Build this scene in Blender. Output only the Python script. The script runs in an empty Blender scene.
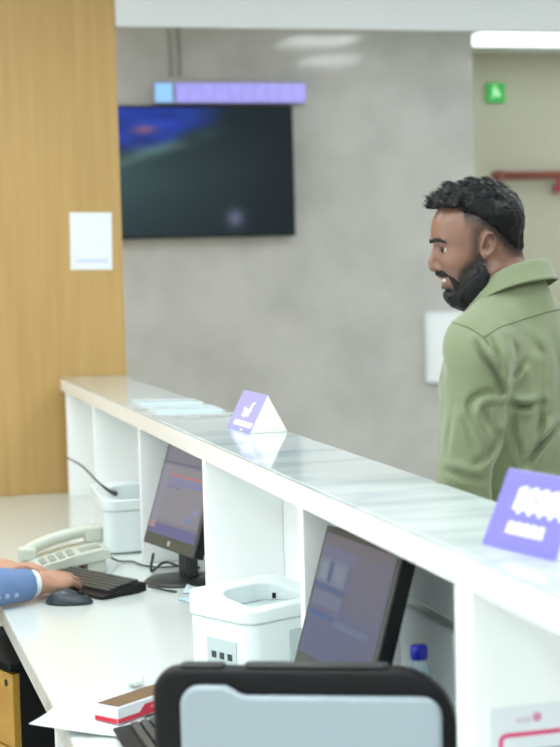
import bpy, bmesh, math, random
import numpy as np
from mathutils import Vector, Matrix, Euler

C = bpy.context.scene
COL = C.collection
random.seed(7)

# ------------------------------------------------------------------ camera
F_PX, CAM_H = 1650.0, 1.62
YAW, PITCH, ROLL = 0.26696104856114894, -0.06679548815671665, math.radians(1.5)
_F = np.array([math.sin(YAW)*math.cos(PITCH), math.cos(YAW)*math.cos(PITCH), math.sin(PITCH)])
_R0 = np.array([math.cos(YAW), -math.sin(YAW), 0.0])
_U0 = np.cross(_R0, _F)
_R = math.cos(ROLL)*_R0 - math.sin(ROLL)*_U0
_U = math.sin(ROLL)*_R0 + math.cos(ROLL)*_U0
cam_d = bpy.data.cameras.new('camera')
cam = bpy.data.objects.new('camera', cam_d)
COL.objects.link(cam)
cam.matrix_world = Matrix(((_R[0], _U[0], -_F[0], 0), (_R[1], _U[1], -_F[1], 0),
                           (_R[2], _U[2], -_F[2], CAM_H), (0, 0, 0, 1)))
cam_d.sensor_fit = 'VERTICAL'
cam_d.sensor_height = 36.0
cam_d.lens = F_PX*36.0/747.0
cam_d.clip_start = 0.05
cam_d.dof.use_dof = True
cam_d.dof.focus_distance = 3.7
cam_d.dof.aperture_fstop = 3.7
C.camera = cam

# ------------------------------------------------------------------ world, exposure
w = bpy.data.worlds.new('world'); C.world = w
w.use_nodes = True
w.node_tree.nodes['Background'].inputs[0].default_value = (0.93, 0.99, 1.0, 1)
w.node_tree.nodes['Background'].inputs[1].default_value = 1.85
C.view_settings.view_transform = 'Standard'
C.view_settings.look = 'None'
C.view_settings.exposure = 0.1
C.view_settings.gamma = 1.0
C.view_settings.use_curve_mapping = False
PANEL_STRENGTH = 8.0

def px(x, y, X=None, Y=None, Z=None):
    """point of the world seen at a place of the photograph, on one known plane"""
    d = _F + _R*(x-280.0)/F_PX - _U*(y-373.5)/F_PX
    t = (Z-CAM_H)/d[2] if Z is not None else (Y/d[1] if Y is not None else X/d[0])
    return np.array([0, 0, CAM_H]) + t*d

# ------------------------------------------------------------------ materials
def lin(c):
    return tuple(((v/255.0)/12.92 if v/255.0 <= 0.04045 else ((v/255.0+0.055)/1.055)**2.4) for v in c)

def mat(name, rgb, rough=0.5, metal=0.0, spec=0.5, coat=0.0, emit=None, emit_s=0.0, trans=0.0,
        var=None, bump=None, attr=None, sheen=0.0, sss=0.0, alpha=None, ior=None):
    m = bpy.data.materials.new(name); m.use_nodes = True
    nt = m.node_tree; b = nt.nodes['Principled BSDF']
    col = lin(rgb) + (1,)
    b.inputs['Base Color'].default_value = col
    b.inputs['Roughness'].default_value = rough
    b.inputs['Metallic'].default_value = metal
    b.inputs['Specular IOR Level'].default_value = spec
    b.inputs['Coat Weight'].default_value = coat
    b.inputs['Coat Roughness'].default_value = 0.05
    b.inputs['Transmission Weight'].default_value = trans
    b.inputs['Sheen Weight'].default_value = sheen
    if ior: b.inputs['IOR'].default_value = ior
    if sss:
        b.inputs['Subsurface Weight'].default_value = sss
        b.inputs['Subsurface Radius'].default_value = (0.012, 0.005, 0.003)
        b.inputs['Subsurface Scale'].default_value = 0.5
    if alpha is not None: b.inputs['Alpha'].default_value = alpha
    if emit:
        b.inputs['Emission Color'].default_value = lin(emit) + (1,)
        b.inputs['Emission Strength'].default_value = emit_s
    tc = None
    if var or bump:
        tc = nt.nodes.new('ShaderNodeTexCoord')
    if var:                                   # (second colour, (sx,sy,sz), detail, lo, hi)
        mp = nt.nodes.new('ShaderNodeMapping'); mp.inputs['Scale'].default_value = var[1]
        nz = nt.nodes.new('ShaderNodeTexNoise'); nz.inputs['Scale'].default_value = 1.0
        nz.inputs['Detail'].default_value = var[2]
        rp = nt.nodes.new('ShaderNodeValToRGB')
        rp.color_ramp.elements[0].position = var[3]; rp.color_ramp.elements[1].position = var[4]
        rp.color_ramp.elements[0].color = col; rp.color_ramp.elements[1].color = lin(var[0]) + (1,)
        nt.links.new(tc.outputs['Object'], mp.inputs[0]); nt.links.new(mp.outputs[0], nz.inputs['Vector'])
        nt.links.new(nz.outputs[0], rp.inputs[0]); nt.links.new(rp.outputs[0], b.inputs['Base Color'])
    if attr:                                  # vertex attribute mixes towards a second true colour
        at = nt.nodes.new('ShaderNodeAttribute'); at.attribute_name = attr[0]
        mx = nt.nodes.new('ShaderNodeMix'); mx.data_type = 'RGBA'
        mx.inputs['A'].default_value = col; mx.inputs['B'].default_value = lin(attr[1]) + (1,)
        nt.links.new(at.outputs['Fac'], mx.inputs['Factor'])
        nt.links.new(mx.outputs['Result'], b.inputs['Base Color'])
    if bump:                                  # ((sx,sy,sz), strength, detail)
        mp2 = nt.nodes.new('ShaderNodeMapping'); mp2.inputs['Scale'].default_value = bump[0]
        nz2 = nt.nodes.new('ShaderNodeTexNoise'); nz2.inputs['Scale'].default_value = 1.0
        nz2.inputs['Detail'].default_value = bump[2]
        bp = nt.nodes.new('ShaderNodeBump'); bp.inputs['Strength'].default_value = bump[1]
        bp.inputs['Distance'].default_value = 0.01
        nt.links.new(tc.outputs['Object'], mp2.inputs[0]); nt.links.new(mp2.outputs[0], nz2.inputs['Vector'])
        nt.links.new(nz2.outputs[0], bp.inputs['Height']); nt.links.new(bp.outputs[0], b.inputs['Normal'])
    return m

M = {}
M['laminate'] = mat('white_laminate', (245, 248, 247), 0.35)
M['desk'] = mat('desk_laminate', (217, 225, 221), 0.16, coat=0.3)
M['edge'] = mat('edge_band', (214, 216, 208), 0.35, var=((168, 152, 132), (9, 9, 9), 4, 0.56, 0.8))
M['marble'] = mat('pale_marble', (206, 216, 217), 0.08, coat=0.2, var=((174, 189, 193), (3.0, 11, 11), 6, 0.45, 0.72))
M['marble_edge'] = mat('marble_edge', (244, 246, 243), 0.25, var=((222, 212, 198), (5, 5, 30), 4, 0.66, 0.85))
M['apron'] = mat('apron_laminate', (246, 248, 246), 0.35)
M['wood'] = mat('oak_veneer', (189, 156, 98), 0.42, var=((175, 141, 84), (26, 26, 1.2), 5, 0.3, 0.75))
M['stone'] = mat('grey_stone', (187, 188, 185), 0.09, spec=0.5, var=((170, 171, 168), (3.4, 3.4, 3.4), 6, 0.35, 0.75))
M['recess'] = mat('recess_paint', (188, 187, 168), 0.5, var=((181, 180, 160), (1.5, 1.5, 1.5), 2, 0.4, 0.7))
M['rear'] = mat('rear_wall_paint', (214, 214, 208), 0.6)
M['ceil'] = mat('ceiling_paint', (232, 234, 232), 0.7)
M['soffit'] = mat('soffit_paint', (214, 219, 222), 0.5)
M['floor'] = mat('floor_tile', (205, 203, 194), 0.15, var=((192, 190, 181), (1.6, 1.6, 1.6), 3, 0.4, 0.7))
M['black'] = mat('black_plastic', (14, 17, 19), 0.5, spec=0.3)
M['dark'] = mat('charcoal_plastic', (44, 49, 50), 0.4)
M['bezel'] = mat('bezel_grey', (74, 77, 72), 0.4)
M['mouse'] = mat('slate_plastic', (44, 54, 60), 0.32)
M['key'] = mat('keycap', (60, 64, 64), 0.35)
M['silver'] = mat('silver_panel', (162, 176, 184), 0.35)
M['white_pl'] = mat('white_plastic', (226, 236, 237), 0.32)
M['grey_pl'] = mat('pale_grey_plastic', (188, 203, 204), 0.4)
M['phone'] = mat('phone_beige', (200, 207, 194), 0.35)
M['phone_btn'] = mat('phone_button', (160, 166, 156), 0.45)
M['paper'] = mat('white_paper', (226, 232, 236), 0.7)
M['paper_blue'] = mat('pale_blue_paper', (190, 222, 236), 0.5)
M['leaf'] = mat('leaflet_gloss', (212, 232, 238), 0.15)
M['violet'] = mat('violet_card', (122, 117, 202), 0.55)
M['violet_pale'] = mat('violet_pale_card', (160, 156, 210), 0.55)
M['ink_white'] = mat('white_print', (246, 248, 250), 0.6)
M['card_white'] = mat('white_card', (236, 238, 226), 0.6)
M['red'] = mat('red_print', (200, 24, 52), 0.4)
M['brown'] = mat('brown_card', (112, 88, 58), 0.6)
M['pink'] = mat('pink_print', (222, 20, 110), 0.5)
M['rust'] = mat('red_brown_pipe', (146, 82, 70), 0.4)
M['tag'] = mat('crimson_tag', (178, 60, 84), 0.5)
M['steel'] = mat('brushed_steel', (170, 172, 172), 0.3, metal=1.0)
M['drawer'] = mat('drawer_oak', (206, 164, 88), 0.4, var=((192, 148, 74), (3, 3, 24), 4, 0.35, 0.7))
M['drawer_edge'] = mat('drawer_edge_band', (176, 138, 52), 0.45)
M['suit'] = mat('blue_suit', (92, 120, 164), 0.75, sheen=0.2, bump=((260, 260, 260), 0.12, 2))
M['cuff'] = mat('cuff_white', (224, 234, 238), 0.7)
M['button'] = mat('suit_button', (150, 164, 190), 0.3)
M['skin'] = mat('brown_skin', (132, 97, 81), 0.33, sss=0.12, attr=('hair', (22, 21, 22)))
M['skin2'] = mat('warm_skin', (190, 146, 122), 0.5, sss=0.12)
M['hair'] = mat('black_hair', (12, 13, 16), 0.5, spec=0.25)
M['beard'] = mat('black_beard', (14, 14, 16), 0.6, spec=0.3)
M['teeth'] = mat('teeth', (236, 232, 224), 0.25)
M['sclera'] = mat('eye_white', (196, 188, 180), 0.2)
M['iris'] = mat('dark_iris', (34, 22, 16), 0.1)
M['shirt'] = mat('olive_shirt', (116, 128, 94), 0.62, sheen=0.25, bump=((420, 420, 420), 0.06, 2))
M['seam'] = mat('shirt_seam', (97, 110, 78), 0.7)
M['trouser'] = mat('dark_trousers', (38, 42, 52), 0.8)
M['shoe'] = mat('black_leather', (20, 19, 19), 0.35)
M['bottle'] = mat('bottle_plastic', (214, 234, 242), 0.08, trans=0.75, ior=1.2)
M['cap_blue'] = mat('blue_cap', (14, 26, 158), 0.35)
M['label_blue'] = mat('blue_label', (62, 152, 200), 0.5)
M['bag'] = mat('pale_blue_film', (196, 218, 234), 0.3)
M['cable'] = mat('dark_cable', (58, 68, 66), 0.5)
M['gbox'] = mat('pale_grey_box', (226, 234, 235), 0.5)
M['gdark'] = mat('grey_gap', (140, 152, 156), 0.6)
M['diffuser'] = mat('light_diffuser', (255, 255, 255), 0.5, emit=(244, 251, 255), emit_s=PANEL_STRENGTH)
M['strip'] = mat('strip_diffuser', (255, 255, 255), 0.5, emit=(240, 252, 252), emit_s=1.6)
M['exit'] = mat('exit_green', (40, 170, 70), 0.5, emit=(50, 170, 80), emit_s=0.32)
M['exit_w'] = mat('exit_white', (220, 255, 225), 0.5, emit=(120, 215, 140), emit_s=0.4)
M['chair'] = mat('chair_fabric', (40, 42, 46), 0.85)
M['notice'] = mat('notice_white', (216, 224, 228), 0.4)

def emis(name, rgb, s=1.0, base=(14, 15, 18), rough=0.3):
    return mat(name, base, rough, emit=rgb, emit_s=s)

# ------------------------------------------------------------------ mesh helpers
class MB:
    def __init__(s): s.v = []; s.f = []; s.m = []
    def add(s, vs, fs, mi=0):
        o = len(s.v); s.v += [tuple(p) for p in vs]
        s.f += [tuple(i+o for i in f) for f in fs]; s.m += [mi]*len(fs); return s
    def box(s, a, b, mi=0):
        x0, y0, z0 = a; x1, y1, z1 = b
        return s.add([(x0,y0,z0),(x1,y0,z0),(x1,y1,z0),(x0,y1,z0),(x0,y0,z1),(x1,y0,z1),(x1,y1,z1),(x0,y1,z1)],
                     [(0,3,2,1),(4,5,6,7),(0,1,5,4),(1,2,6,5),(2,3,7,6),(3,0,4,7)], mi)
    def prism(s, poly, z0, z1, axis='z', mi=0):
        n = len(poly)
        def P(p, h):
            return {'z': (p[0], p[1], h), 'y': (p[0], h, p[1]), 'x': (h, p[0], p[1])}[axis]
        vs = [P(p, z0) for p in poly] + [P(p, z1) for p in poly]
        fs = [tuple(range(n-1, -1, -1)), tuple(range(n, 2*n))] + [(i, (i+1) % n, n+(i+1) % n, n+i) for i in range(n)]
        return s.add(vs, fs, mi)
    def tube(s, pts, r, n=8, mi=0, taper=None):
        pts = [Vector(p) for p in pts]; k = len(pts); rings = []; up = None
        for i, p in enumerate(pts):
            t = (pts[min(i+1, k-1)]-pts[max(i-1, 0)]).normalized()
            if up is None:
                up = t.orthogonal().normalized()
            a = (up - t*up.dot(t)).normalized(); up = a; b = t.cross(a)
            rr = r if taper is None else r*taper(i/(k-1))
            rings.append([p + (a*math.cos(2*math.pi*j/n) + b*math.sin(2*math.pi*j/n))*rr for j in range(n)])
        vs = [q for g in rings for q in g]
        fs = [(i*n+j, i*n+(j+1) % n, (i+1)*n+(j+1) % n, (i+1)*n+j) for i in range(k-1) for j in range(n)]
        fs += [tuple(range(n-1, -1, -1)), tuple(range((k-1)*n, k*n))]
        return s.add(vs, fs, mi)
    def lathe(s, prof, n=24, c=(0, 0), mi=0):
        vs = []
        for r, z in prof:
            vs += [(c[0]+r*math.cos(2*math.pi*j/n), c[1]+r*math.sin(2*math.pi*j/n), z) for j in range(n)]
        k = len(prof)
        fs = [(i*n+j, i*n+(j+1) % n, (i+1)*n+(j+1) % n, (i+1)*n+j) for i in range(k-1) for j in range(n)]
        fs += [tuple(range(n-1, -1, -1)), tuple(range((k-1)*n, k*n))]
        return s.add(vs, fs, mi)
    def grid(s, fn, nu, nv, mi=0):
        vs = [fn(i/(nu-1), j/(nv-1)) for i in range(nu) for j in range(nv)]
        fs = [(i*nv+j, (i+1)*nv+j, (i+1)*nv+j+1, i*nv+j+1) for i in range(nu-1) for j in range(nv-1)]
        return s.add(vs, fs, mi)
    def build(s, name, mats, parent=None, smooth=False, bevel=0.0, seg=2, loc=None, rot=None, solid=0.0, sub=0):
        me = bpy.data.meshes.new(name)
        me.from_pydata(s.v, [], s.f)
        if not isinstance(mats, (list, tuple)): mats = [mats]
        for m in mats: me.materials.append(m)
        me.polygons.foreach_set('material_index', s.m)
        bm = bmesh.new(); bm.from_mesh(me)
        bmesh.ops.recalc_face_normals(bm, faces=bm.faces)
        bm.to_mesh(me); bm.free()
        if smooth: me.polygons.foreach_set('use_smooth', [True]*len(me.polygons))
        me.update()
        o = bpy.data.objects.new(name, me); COL.objects.link(o)
        if parent: o.parent = parent
        if loc is not None: o.location = loc
        if rot is not None: o.rotation_euler = rot
        if solid:
            md = o.modifiers.new('solid', 'SOLIDIFY'); md.thickness = solid; md.offset = 0
        if bevel:
            md = o.modifiers.new('bevel', 'BEVEL'); md.width = bevel; md.segments = seg
            md.limit_method = 'ANGLE'; md.angle_limit = math.radians(40)
            md.harden_normals = False
        if sub:
            md = o.modifiers.new('sub', 'SUBSURF'); md.levels = sub; md.render_levels = sub
        return o

def rpoly(x0, y0, x1, y1, r, n=6):
    """rounded rectangle outline; r is one radius or four (from the low corner, counter-clockwise)"""
    rs = (r,)*4 if not isinstance(r, (tuple, list)) else r
    out = []
    for k, (cx, cy, a0) in enumerate(((x0, y0, math.pi), (x1, y0, 1.5*math.pi), (x1, y1, 0), (x0, y1, .5*math.pi))):
        q = rs[k]
        ox = cx + (q if k in (0, 3) else -q); oy = cy + (q if k in (0, 1) else -q)
        if q < 1e-6: out.append((cx, cy)); continue
        out += [(ox+q*math.cos(a0+.5*math.pi*i/n), oy+q*math.sin(a0+.5*math.pi*i/n)) for i in range(n+1)]
    return out

def bez(p, n=16):
    """smooth curve through points (Catmull-Rom)"""
    p = [Vector(q) for q in p]; out = []
    q = [2*p[0]-p[1]] + p + [2*p[-1]-p[-2]]
    for i in range(1, len(q)-2):
        for k in range(n):
            t = k/n
            out.append(0.5*((2*q[i]) + (q[i+1]-q[i-1])*t + (2*q[i-1]-5*q[i]+4*q[i+1]-q[i+2])*t*t + (3*q[i]-q[i-1]-3*q[i+1]+q[i+2])*t**3))
    return out + [p[-1]]

def thing(name, label, cat, loc=(0, 0, 0), rz=0.0, group=None):
    o = bpy.data.objects.new(name, None); COL.objects.link(o)
    o.empty_display_size = 0.05
    o.location = loc; o.rotation_euler = (0, 0, rz)
    return tag(o, label, cat, group)

def tag(o, label, cat, group=None):
    o['label'] = label; o['category'] = cat
    if group: o['group'] = group
    return o

def struct(o): o['kind'] = 'structure'; return o

def dup(root, loc, rz, label, group=None):
    r = root.copy(); COL.objects.link(r); r.location = loc; r.rotation_euler = (0, 0, rz); r['label'] = label
    if group: r['group'] = group
    for ch in list(root.children):
        c = ch.copy(); COL.objects.link(c); c.parent = r
        for g in list(ch.children):
            d = g.copy(); COL.objects.link(d); d.parent = c
    return r

# ------------------------------------------------------------------ implicit surfaces for bodies and cloth
_rng = np.random.RandomState(3)
_LAT = _rng.rand(64, 64, 64).astype(np.float32)
def vnoise(P, scale, off=0.0):
    Q = P*np.asarray(scale, dtype=np.float32) + 100.0 + off
    I = np.floor(Q).astype(np.int32); f = Q-I; f = f*f*(3-2*f); I &= 63; J = (I+1) & 63
    x0, y0, z0 = I.T; x1, y1, z1 = J.T; fx, fy, fz = f.T
    L = _LAT
    a = L[x0, y0, z0]*(1-fx)+L[x1, y0, z0]*fx; b = L[x0, y1, z0]*(1-fx)+L[x1, y1, z0]*fx
    c = L[x0, y0, z1]*(1-fx)+L[x1, y0, z1]*fx; d = L[x0, y1, z1]*(1-fx)+L[x1, y1, z1]*fx
    return (a*(1-fy)+b*fy)*(1-fz)+(c*(1-fy)+d*fy)*fz
def ell(P, c, r):
    q = P-np.asarray(c, np.float32); r = np.asarray(r, np.float32)
    k0 = np.sqrt(((q/r)**2).sum(1)); k1 = np.sqrt(((q/(r*r))**2).sum(1))+1e-9
    return k0*(k0-1)/k1
def sph(P, c, r): return np.sqrt(((P-np.asarray(c, np.float32))**2).sum(1))-r
def cap(P, a, b, ra, rb=None):
    rb = ra if rb is None else rb
    a = np.asarray(a, np.float32); d = np.asarray(b, np.float32)-a
    h = np.clip(((P-a)@d)/(d@d+1e-12), 0, 1)
    return np.sqrt(((P-a-h[:, None]*d)**2).sum(1))-(ra+(rb-ra)*h)
def chain(P, pts, rs):
    o = None
    for i in range(len(pts)-1):
        d = cap(P, pts[i], pts[i+1], rs[i], rs[i+1]); o = d if o is None else np.minimum(o, d)
    return o
def smin(a, b, k):
    h = np.clip(0.5+0.5*(b-a)/k, 0, 1); return b+(a-b)*h-k*h*(1-h)
def smax(a, b, k): return -smin(-a, -b, k)
def sstep(a, b, x):
    t = np.clip((x-a)/(b-a), 0, 1); return t*t*(3-2*t)

def axis(lo, hi, step, fine=()):
    """grid line positions: `step` apart, finer inside the intervals (a, b, step)"""
    out = [lo]
    while out[-1] < hi:
        x = out[-1]; st = step
        for a, b, s in fine:
            if a-1e-6 <= x < b: st = min(st, s)
            elif x < a < x+st: st = a-x+1e-6
        out.append(x+st)
    return np.array(out, np.float32)

def nets(fn, xs, ys, zs, B=6):
    """surface nets on a rectilinear grid; returns points and quads"""
    n = [len(xs), len(ys), len(zs)]
    V = np.empty(n, np.float32)
    def spans(a): return [(i, min(i+B, len(a))) for i in range(0, len(a), B)]
    sx, sy, sz = spans(xs), spans(ys), spans(zs)
    blocks = [(a, b, c) for a in sx for b in sy for c in sz]
    lo = np.array([(xs[a[0]], ys[b[0]], zs[c[0]]) for a, b, c in blocks], np.float32)
    hi = np.array([(xs[a[1]-1], ys[b[1]-1], zs[c[1]-1]) for a, b, c in blocks], np.float32)
    dc = fn((lo+hi)/2); rad = np.sqrt(((hi-lo)**2).sum(1))/2
    act = np.abs(dc) < rad*1.7+0.02
    todo = []
    for k, (a, b, c) in enumerate(blocks):
        if act[k]: todo.append(k)
        else: V[a[0]:a[1], b[0]:b[1], c[0]:c[1]] = dc[k]
    for s in range(0, len(todo), 400):
        ks = todo[s:s+400]; Ps = []
        for k in ks:
            a, b, c = blocks[k]
            g = np.meshgrid(xs[a[0]:a[1]], ys[b[0]:b[1]], zs[c[0]:c[1]], indexing='ij')
            Ps.append(np.stack([q.ravel() for q in g], 1))
        d = fn(np.concatenate(Ps).astype(np.float32)); o = 0
        for k, p in zip(ks, Ps):
            a, b, c = blocks[k]
            V[a[0]:a[1], b[0]:b[1], c[0]:c[1]] = d[o:o+len(p)].reshape(a[1]-a[0], b[1]-b[0], c[1]-c[0]); o += len(p)
    S = V < 0
    cnt = np.zeros([q-1 for q in n], np.int8)
    for i in (0, 1):
        for j in (0, 1):
            for k in (0, 1):
                cnt += S[i:n[0]-1+i, j:n[1]-1+j, k:n[2]-1+k]
    I = np.argwhere((cnt > 0) & (cnt < 8))
    idx = np.full(cnt.shape, -1, np.int64); idx[I[:, 0], I[:, 1], I[:, 2]] = np.arange(len(I))
    ax = (xs, ys, zs)
    acc = np.zeros((len(I), 3)); num = np.zeros(len(I))
    for d in range(3):
        e = [q for q in range(3) if q != d]
        for p in (0, 1):
            for q in (0, 1):
                A = I.copy(); A[:, e[0]] += p; A[:, e[1]] += q
                Bq = A.copy(); Bq[:, d] += 1
                va = V[A[:, 0], A[:, 1], A[:, 2]]; vb = V[Bq[:, 0], Bq[:, 1], Bq[:, 2]]
                m = (va < 0) != (vb < 0)
                t = np.where(m, va/np.where(m, va-vb, 1), 0)
                pos = np.stack([ax[c][A[:, c]] for c in range(3)], 1).astype(np.float64)
                pos[:, d] += t*(ax[d][Bq[:, d]]-ax[d][A[:, d]])
                acc[m] += pos[m]; num += m
    pts = acc/num[:, None]
    quads = []
    for d in range(3):
        e = [(d+1) % 3, (d+2) % 3]
        sl0 = [slice(None)]*3; sl1 = [slice(None)]*3
        sl0[d] = slice(0, n[d]-1); sl1[d] = slice(1, n[d])
        diff = S[tuple(sl0)] != S[tuple(sl1)]
        E = np.argwhere(diff)
        ok = (E[:, e[0]] > 0) & (E[:, e[0]] < n[e[0]]-1) & (E[:, e[1]] > 0) & (E[:, e[1]] < n[e[1]]-1)
        E = E[ok]
        ins = S[E[:, 0], E[:, 1], E[:, 2]]
        q = []
        for (p, r) in ((-1, -1), (0, -1), (0, 0), (-1, 0)):
            A = E.copy(); A[:, e[0]] += p; A[:, e[1]] += r
            q.append(idx[A[:, 0], A[:, 1], A[:, 2]])
        q = np.stack(q, 1); q[~ins] = q[~ins][:, ::-1]
        quads.append(q)
    return pts, np.concatenate(quads)

def mesh_obj(name, pts, quads, m, parent=None, attr=None, extra=None):
    me = bpy.data.meshes.new(name)
    if extra:
        for p2, q2 in extra:
            quads = np.concatenate([quads, q2+len(pts)]); pts = np.concatenate([pts, p2])
    nq = len(quads)
    me.vertices.add(len(pts)); me.vertices.foreach_set('co', np.asarray(pts, np.float32).ravel())
    me.loops.add(nq*4); me.loops.foreach_set('vertex_index', quads.astype(np.int32).ravel())
    me.polygons.add(nq)
    me.polygons.foreach_set('loop_start', np.arange(0, nq*4, 4, dtype=np.int32))
    me.polygons.foreach_set('loop_total', np.full(nq, 4, np.int32))
    me.update(calc_edges=True); me.validate()
    me.polygons.foreach_set('use_smooth', [True]*len(me.polygons))
    me.materials.append(m)
    if attr is not None:
        a = me.attributes.new(attr[0], 'FLOAT', 'POINT')
        a.data.foreach_set('value', np.asarray(attr[1](np.asarray(pts, np.float32)), np.float32))
    o = bpy.data.objects.new(name, me); COL.objects.link(o)
    if parent: o.parent = parent
    return o

# ================================================================== THE SETTING
ZC, ZD = 1.20, 0.75          # ledge top, desk top
XI, XO = 0.862, 1.100        # ledge edges: staff side, customer side
CEIL = 3.0
WY = 9.0                     # stone wall
struct(MB().box((-4.2, -3.0, -0.1), (7.2, 10.9, 0.0)).build('floor', M['floor']))
struct(MB().box((-4.2, -3.0, CEIL), (7.2, 10.9, CEIL+0.1)).build('ceiling', M['ceil']))
struct(MB().box((-1.0, WY, 0), (3.665, 10.6, CEIL)).build('wall_back', M['stone']))
struct(MB().box((3.665, 10.47, 0), (7.2, 10.6, CEIL)).build('wall_recess', M['recess']))
struct(MB().box((7.1, -3.0, 0), (7.2, 10.47, CEIL)).build('wall_right', M['recess']))
struct(MB().box((-4.2, -3.1, 0), (7.2, -3.0, CEIL)).build('wall_front', M['rear']))
struct(MB().box((-4.2, 6.39, 0), (1.123, 6.62, CEIL)).build('wall_left', M['wood']))
# ceiling drop across the lobby, in line with the oak wall
zb = 2.548
bm_ = MB().box((1.1235, 6.36, zb), (7.1, 6.40, CEIL))
struct(bm_.build('trim_1', M['soffit'], bevel=0.004))

# ceiling lights (the row between the drop and the stone wall shows as reflections on the stone)
def light_panel(x, y, label, sx=0.6, sy=0.6, m=None, name='ceiling_light', z=CEIL, group='square ceiling lights'):
    t = thing(name, label, 'ceiling light', (x, y, z), 0, group)
    fr = MB()
    for a, b in (((-sx/2-.03, -sy/2-.03, -.012), (sx/2+.03, -sy/2, 0)), ((-sx/2-.03, sy/2, -.012), (sx/2+.03, sy/2+.03, 0)),
                 ((-sx/2-.03, -sy/2, -.012), (-sx/2, sy/2, 0)), ((sx/2, -sy/2, -.012), (sx/2+.03, sy/2, 0))):
        fr.box(a, b)
    fr.build('frame', M['white_pl'], t)
    MB().box((-sx/2, -sy/2, -.008), (sx/2, sy/2, 0)).build('diffuser', m or M['diffuser'], t)
    return t
light_panel(3.02, 8.06, 'ceiling light panel nearest the grey stone wall', .44, .55)
light_panel(3.38, 7.12, 'ceiling light panel just behind the ceiling drop', .36, .55)
for k, (x, y) in enumerate(((-1.0, 1.0), (-1.0, 3.2), (-1.0, 5.2), (0.7, 0.6), (0.35, 2.6), (0.35, 4.6), (2.3, 0.8), (2.3, 2.6),
                            (2.5, 4.6), (4.2, 1.0), (4.2, 3.0), (4.4, 5.2), (5.4, 8.0), (-1.0, -1.4), (0.2, 7.5), (0.5, 8.3), (4.9, 7.2), (6.3, 7.2), (-1.2, 7.6))):  # all out of view; the last ones are added to brighten the stone wall
    light_panel(x, y, 'unseen square white ceiling light panel added to light the reception hall', 0.9, 0.9)
t = light_panel(5.3, 9.72, 'long white strip light on the ceiling before the beige wall', 2.8, 0.75, M['strip'], 'strip_light', group='')

# ================================================================== RECEPTION COUNTER
ctr = thing('reception_counter', 'long white reception counter with pale marble ledge running towards the oak wall', 'counter', (0, 0, 0))
MB().box((XI, 0.85, ZC-.006), (XO, 6.388, ZC)).build('marble_ledge', [M['marble']], ctr, bevel=0.003)
MB().box((XI+.001, 0.86, ZC-.052), (XI+.03, 6.386, ZC-.0062)).build('ledge_edge', M['marble_edge'], ctr, bevel=0.002)
MB().box((XI+.0302, 0.86, ZC-.045), (XO-.003, 6.386, ZC-.0062)).build('ledge_core', M['apron'], ctr)
MB().box((1.06, 0.86, 0.0), (1.085, 6.386, ZC-.0455)).build('front_panel', M['laminate'], ctr)
for (y0, y1) in ((6.24, 6.29), (5.60, 5.63), (4.74, 4.77), (3.88, 3.91), (3.03, 3.06), (2.165, 2.235), (1.30, 1.33)):
    MB().box((XI+.004, y0, ZD+.0005), (1.0598, y1, ZC-.0525)).build('divider', M['laminate'], ctr, bevel=0.002)
# pale grey socket boxes on the shaded inner face
for (y0, y1, z0, z1) in ((2.62, 2.98, .98, 1.11), (2.70, 2.98, .78, .96)):
    b = MB().box((1.042, y0, z0), (1.0598, y1, z1)).build('socket_box', M['gbox'], ctr, bevel=.004)

desk = thing('reception_desk', 'white glossy desk top below the marble ledge with keyboard and telephone', 'desk', (0, 0, 0))
MB().box((0.404, 1.2, ZD-.045), (1.0595, 6.385, ZD)).build('worktop', M['desk'], desk, bevel=.002)
MB().box((0.4025, 1.2, ZD-.043), (0.4038, 6.385, ZD-.002)).build('edge_band', M['edge'], desk)
for y in (3.44, 5.98, 1.55):
    MB().box((0.43, y, 0), (1.0595, y+.03, ZD-.0455)).build('leg_panel', M['laminate'], desk, bevel=.002)

# ------------------------------------------------------------------ drawer pedestal under the desk
a25 = math.radians(24)
corner = px(19, 662, Z=.655)
ped = thing('drawer_pedestal', 'oak fronted drawer unit with black top beneath the desk edge', 'drawer unit',
            (corner[0], corner[1], 0), math.radians(20))
# local frame: -x is the front side, x runs back, y runs along the fronts
MB().box((0.0, 0.0, .05), (.44, .40, .632)).build('body', M['black'], ped, bevel=.003)
MB().box((-.03, -.006, .634), (.45, .41, .655)).build('top', M['black'], ped, bevel=.004)
zz = [.06, .25, .44, .63]
for i in range(3):
    d = MB().box((-.019, .0, zz[i]), (-.001, .40, zz[i+1]-.004)).build('drawer_front', [M['drawer'], M['drawer_edge']], ped)
    for p in d.data.polygons:
        if p.normal.x > -0.5: p.material_index = 1
    MB().tube([(-.032, .15, zz[i]+.11), (-.032, .25, zz[i]+.11)], .008, 8).tube([(-.020, .15, zz[i]+.11), (-.032, .15, zz[i]+.11)], .006, 8)\
        .tube([(-.020, .25, zz[i]+.11), (-.032, .25, zz[i]+.11)], .006, 8).build('handle', M['black'], d, smooth=True)
MB().tube([(-.0205, .035, .60), (-.0195, .035, .60)], .009, 14).build('lock', M['steel'], ped)
for x, y in ((.03, .03), (.41, .03), (.03, .37), (.41, .37)):
    MB().tube([(x, y-.012, .025), (x, y+.012, .025)], .025, 14).build('castor', M['dark'], ped, smooth=True)

# ================================================================== WALL FITTINGS
qr = thing('wall_notice', 'white paper sheet stuck on the oak wall', 'notice', (1.003, 6.388, 1.724))
MB().box((-.084, -.0015, -.111), (.080, 0, .111)).build('sheet', M['paper'], qr, rot=(0, math.radians(1.0), 0))
MB().box((-.06, -.0022, -.082), (.062, -.0016, -.070)).build('printed_line', mat('pale_blue_print', (196, 212, 238), .6), qr, rot=(0, math.radians(1.0), 0))

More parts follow.
